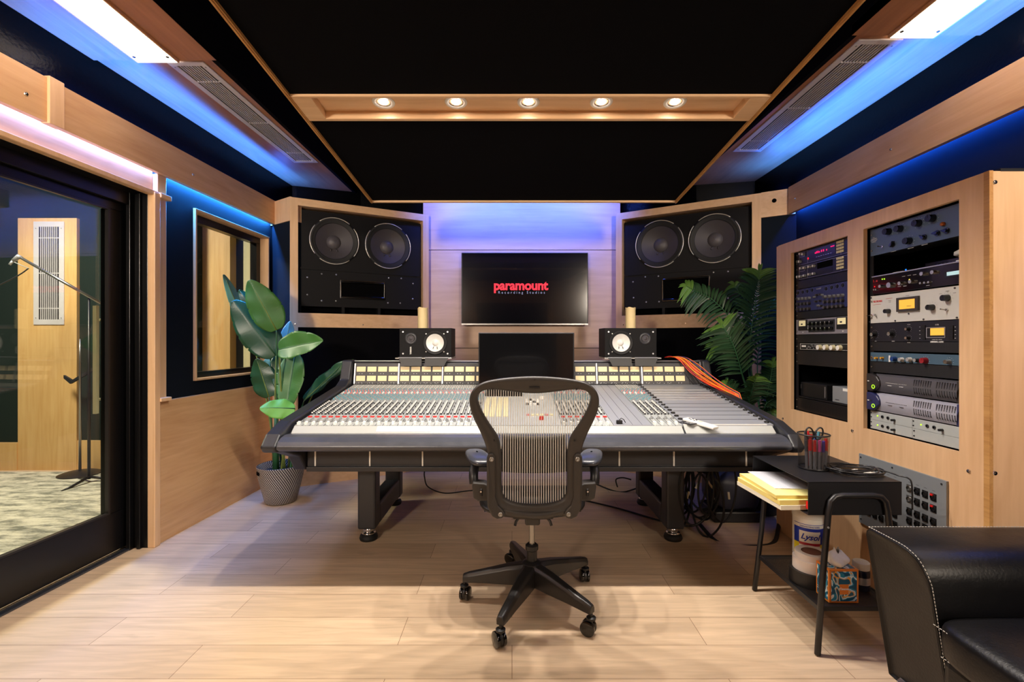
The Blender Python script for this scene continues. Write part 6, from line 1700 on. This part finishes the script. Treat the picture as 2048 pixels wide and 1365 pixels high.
# ------------------------------------------------------------------ booth contents
fl = V((P(178, 965, 4.05).x, 4.05, 0))
t = thing('microphone_stand', 'black tripod microphone stand with a silver boom arm inside the booth', 'microphone stand', fl)
for a in (2.6, .4, -1.6):
    b = B(); b.tube([fl + V((0, 0, .06)), fl + V((math.cos(a) * .12, math.sin(a) * .12, .03)), fl + V((math.cos(a) * .24, math.sin(a) * .24, .008))], [.012, .011, .010], 8); b.build('leg', 'black_metal', t, smooth=True)
b = B(); b.tube([fl + V((0, 0, .04)), fl + V((0, 0, .62)), fl + V((0, 0, 1.60))], [.012, .012, .008], 10); b.build('pole', 'black_metal', t, smooth=True)
bm0, bm1 = P(202, 607, 4.05), P(42, 516, 3.95)
b = B(); b.tube([bm0, bm1], [.0125, .0115], 12); b.build('boom', 'steel', t, smooth=True)
b = B(); c0 = P(38, 513, 3.95); b.tube([bm1, c0, P(26, 522, 3.94)], [.014, .02, .014], 10); b.tube([P(26, 522, 3.94), P(19, 530, 3.93)], [.012, .010], 8); b.build('clip', 'silver', t, smooth=True)
b = B(); b.tube(spline([P(27, 524, 3.94), P(45, 532, 3.94), P(57, 537, 3.93)], 4), .003, 6); b.build('spring_wire', 'silver', t)
b = B(); b.tube(spline([P(57, 537, 3.93), P(45, 546, 3.93), P(28, 556, 3.93), P(0, 570, 3.93), P(-60, 600, 3.93)], 6), .005, 6); cb_ = b.build('cable', 'charcoal', None, smooth=True); tag(cb_, 'thin grey microphone cable hanging in the booth at the left edge', 'cable')
f2 = V((P(160, 930, 4.29).x, 4.29, 0))
t = thing('music_stand', 'low stand with a flat black base against the booth wall', 'stand', f2)
b = B(); b.lathe([(.0005, 0), (.16, 0), (.16, .02), (.12, .035), (.03, .05), (.0005, .05)], f2, (0, 0, 1), 32); b.build('base', 'black', t, autos=True)
b = B(); b.tube([f2 + V((0, 0, .04)), f2 + V((0, 0, 1.02)), f2 + V((0, 0, 1.25))], [.011, .009, .006], 10); b.build('pole', 'steel', t, smooth=True)
b = B(); q0, q1, q2 = P(190, 742, 4.38), P(144, 768, 4.38), P(131, 757, 4.38)
b.prism([q0, q1, q2, q2 + V((.0, 0, .03)), q1 + V((.015, 0, .035)), q0 + V((0, 0, .035))], (0, -.02, 0)); b.build('ledge', 'charcoal', t)
def rug():
    m, nt, bs = new_mat('faded_rug'); N = nt.nodes.new; L = nt.links.new
    tcn = N('ShaderNodeTexCoord'); mp = N('ShaderNodeMapping'); mp.inputs['Scale'].default_value = (.5, 1.6, 1); L(tcn.outputs['Object'], mp.inputs[0])
    n_ = N('ShaderNodeTexNoise'); n_.inputs['Scale'].default_value = 9; n_.inputs['Detail'].default_value = 10; n_.inputs['Roughness'].default_value = .75; L(mp.outputs[0], n_.inputs[0])
    r_ = N('ShaderNodeValToRGB'); r_.color_ramp.elements[0].position = .40; r_.color_ramp.elements[0].color = S(118, 118, 104); r_.color_ramp.elements[1].position = .58; r_.color_ramp.elements[1].color = S(222, 214, 192)
    L(n_.outputs['Fac'], r_.inputs[0]); L(r_.outputs[0], bs.inputs[0]); bs.inputs['Roughness'].default_value = .95; return m
M['rug'] = rug()
b = B(); b.box(-5.5, -2.45, 1.2, 4.38, 0.001, .012); o = b.build('rug', 'rug'); tag(o, 'faded grey and cream rug on the booth floor behind the glass door', 'rug')

# ------------------------------------------------------------------ cables and bag under the console
def cable(pts, r, lab, grp=None, m='rubber', sub=8):
    b = B(); b.tube(spline(pts, sub), r, 7); o = b.build('floor_cable', m, smooth=True); return tag(o, lab, 'cable', grp)
cable([P(849, 941, 3.2), P(849, 955, 3.2), P(857, 975, 3.3), P(890, 987, 3.42), P(940, 982, 3.5), P(1000, 978, 3.55), P(1060, 984, 3.6)], .0045, 'thin black cable drooping under the console left of the chair')
cable([P(1190, 968, 3.95) + V((0, 0, 0)), P(1240, 985, 3.83), P(1290, 975, 3.8), P(1345, 990, 3.7)], .006, 'black cable lying far back on the floor right of the chair')
cable([V((.35, 3.75, .008)), V((.75, 3.45, .008)), V((1.0, 3.2, .008)), V((1.12, 3.12, .008))], .006, 'black floor cable running diagonally from the chair to the right console leg')
cable([P(1235, 975, 3.5), P(1232, 960, 3.5), P(1245, 956, 3.45), P(1262, 960, 3.4)], .005, 'small black cable hook hanging under the console')
rg = random.Random(21)
for i in range(12):
    c = V((1.22 + rg.uniform(-.16, .16), 2.98 + rg.uniform(-.10, .16), .26 + rg.uniform(-.05, .06)))
    ra, rb = rg.uniform(.08, .13), rg.uniform(.15, .235)
    if c.z - rb < .01: rb = c.z - .012
    yaw = rg.uniform(-.8, .8)
    pts = []
    for k in range(26):
        a = PI / 2 + 2 * PI * k / 26 * 1.0
        pts.append(c + V((math.cos(a) * ra * math.cos(yaw), math.cos(a) * ra * math.sin(yaw), math.sin(a) * rb * (1 + .06 * math.sin(3 * a + i)))))
    pts = [pts[0] + V((rg.uniform(-.04, .04), 0, .5 - pts[0].z))] + pts + [pts[-1] + V((rg.uniform(-.05, .05), .02, .5 - pts[-1].z))]
    b = B(); b.tube(spline(pts, 2), .0065, 6); o = b.build('hanging_cable', 'rubber', smooth=True); tag(o, 'black cable looping in the tangle below the right end of the console', 'cable', 'cable tangle under the console')
cable([P(1400, 1050, 3.05), P(1440, 1088, 2.88), P(1500, 1094, 2.83), P(1545, 1088, 2.86), P(1556, 1060, 3.0), P(1558, 1035, 3.2)], .012, 'thick black cable loop on the floor in front of the cabinet')
for i, (u, v, a) in enumerate(((1413, 958, .5), (1420, 970, .7), (1457, 985, .1), (1430, 997, .3), (1398, 965, -.5), (1378, 984, -.3))):
    p = P(u, v, 3.0); b = B(); b.cyl(p, p + V((math.sin(a) * .045, 0, -math.cos(a) * .045)), .007, n=10); o = b.build('cable_label', 'booth_cream' if i % 2 else 'paper_we'); tag(o, 'pale label sleeve in the cable tangle under the console', 'label', 'label sleeves on the tangled cables')
t = thing('equipment_bag', 'dark navy soft bag on the floor behind the side table', 'bag', (1.52, 3.28, 0))
b = B()
def bag(u, v):
    a = 2 * PI * u; ph = PI * (.01 + .98 * v); ca, sa = math.cos(a), math.sin(a); sr = math.sin(ph) ** .4
    return (1.53 + math.copysign(abs(ca) ** .5, ca) * .17 * sr, 3.30 + math.copysign(abs(sa) ** .5, sa) * .14 * sr, .20 - math.copysign(abs(math.cos(ph)) ** .6, math.cos(ph)) * (.125 + .01 * math.sin(6 * a)) + .008 * math.sin(9 * u + 14 * v))
b.grid(bag, 40, 16, 0, True); M['bag'] = mat('bag_nylon', (22, 24, 40), .5); b.build('body', 'bag', t, smooth=True)
b = B(); b.box(1.37, 1.69, 3.17, 3.43, .0, .075); b.build('base_crate', 'black', t, bevel=.01)

# ------------------------------------------------------------------ lights
def area(name, loc_, rot, sx, sy, power, col=(1, 1, 1), spread=PI):
    l = bpy.data.lights.new(name, 'AREA'); l.shape = 'RECTANGLE'; l.size = sx; l.size_y = sy; l.energy = power; l.color = col; l.spread = spread
    o = bpy.data.objects.new(name, l); COL.objects.link(o); o.location = loc_; o.rotation_euler = rot; return o
K = dict(spot=58.0, ledL=50, ledL2=20, ledR=26, upL=50, upR=80, cloud=28, booth=130)
for i, x in enumerate(DLX):
    l = bpy.data.lights.new('downlight_beam', 'SPOT'); l.energy = K['spot']; l.spot_size = 2.5; l.spot_blend = 0.75; l.shadow_soft_size = 0.022; l.color = (1, .90, .80)
    o = bpy.data.objects.new('downlight_beam', l); COL.objects.link(o); o.location = (x * KC, 2.720 * KC, CZ(2.72 * KC) + .016)
    o.rotation_euler = (0, 0, 0)
BLU, AZ, VI = (.05, .22, 1.0), (.03, .38, 1.0), (.16, .20, 1.0)
yl = (2.9 + 4.1) / 2
# strips under the bands shine down, strips above shine up at the soffits
def strip(c, along, d, ln, power, col, spread=PI, w=.008):
    o = area('led_strip', (0, 0, 0), (0, 0, 0), w, ln, power, col, spread)
    z = -V(d).normalized(); y = V(along).normalized(); y = (y - z * y.dot(z)).normalized(); x = y.cross(z)
    o.matrix_world = Matrix(((x.x, y.x, z.x, c[0]), (x.y, y.y, z.y, c[1]), (x.z, y.z, z.z, c[2]), (0, 0, 0, 1)))
AL = (.045, 1, 0)
strip((XL(3.48) - .014, 3.48, 2.275), AL, (0, 0, -1), 1.22, K['ledL'], (.03, .28, 1))
strip((XL(1.75) - .008, 1.75, 2.275), AL, (0, 0, -1), 2.2, K['ledL2'], (.20, .30, 1))
strip((2.233, 2.4, 2.275), (0, 1, 0), (0, 0, -1), 2.6, K['ledR'], (.01, .13, 1))
strip((XL(3.2) - .020, 3.2, 2.417), AL, (.45, 0, 1), 2.3, K['upL'], (.015, .15, 1), 2.4)
strip((XL(1.0) - .020, 1.0, 2.417), AL, (.45, 0, 1), 2.1, K['upL'], (.03, .19, 1), 2.4)
strip((2.235, 2.2, 2.424), (0, 1, 0), (-.5, 0, 1), 3.6, K['upR'], (.02, .17, 1), 2.4)
strip((0.104, 4.16, 2.80), (1, 0, 0), (0, .62, -.7), 1.75, K['cloud'], (.06, .14, 1), 1.6, .02)
area('booth_ceiling_light', (-3.9, 3.1, 2.95), (0, 0, 0), .5, .5, K['booth'], (1, .88, .68))
area('booth_led_strip', (-4.3, 4.35, 2.9), (math.radians(20), 0, 0), 3, .03, 10, (.05, .12, 1))

for sx in (-1.95, 2.12):
    area('wall_washer', (sx, -1.95, 2.15), (math.radians(93), 0, 0), .30, .4, 38, (1, .86, .70), 1.5)  # unseen soft lights added behind the camera to brighten speaker frames and rack
w = bpy.data.worlds.new('world'); SC.world = w; w.use_nodes = True; w.node_tree.nodes['Background'].inputs[0].default_value = (.0, .0, .0, 1)
cam = bpy.data.cameras.new('camera'); co = bpy.data.objects.new('camera', cam); COL.objects.link(co)
co.location = (0, 0, H); co.rotation_euler = (PI / 2, 0, 0); cam.sensor_width = 36; cam.lens = F / 2048 * 36; cam.clip_start = .02
SC.camera = co
SC.view_settings.view_transform = 'Standard'; SC.view_settings.look = 'None'; SC.view_settings.exposure = 0.0; SC.view_settings.gamma = 1; SC.view_settings.use_curve_mapping = False
SC.cycles.use_denoising = True
SC.cycles.max_bounces = 8; SC.cycles.transparent_max_bounces = 12; SC.cycles.sample_clamp_indirect = 6; SC.cycles.blur_glossy = 0.5
SC.cycles.caustics_reflective = False; SC.cycles.caustics_refractive = False
GROUPS = {'downlight': 'downlights in the maple ceiling trough', 'light_panel': 'light panels in the soffits', 'air_vent': 'slatted air vents', 'blank_panel': 'black blank plates in the far rack', 'vent_panel': 'perforated blank plates in the near rack', 'half_rack_unit': 'pale grey half-width modules', 'audio_converter': 'audio converters in the near rack', 'digital_delay': 'digital delays in the far rack', 'nearfield_speaker': 'bookshelf speakers on the console', 'speaker_bracket': 'speaker brackets on the meter bridge', 'main_monitor': 'built-in main monitors', 'candle': 'pillar candles on the speakers', 'notepad': 'legal pads in the cubby', 'tape_roll': 'tape rolls on the lower shelf', 'white_adapter': 'small white adapters on the rack gear'}
for o in bpy.data.objects:
    if o.parent is None and o.get('category') and o.name.split('.')[0] in GROUPS and not o.get('group'): o['group'] = GROUPS[o.name.split('.')[0]]
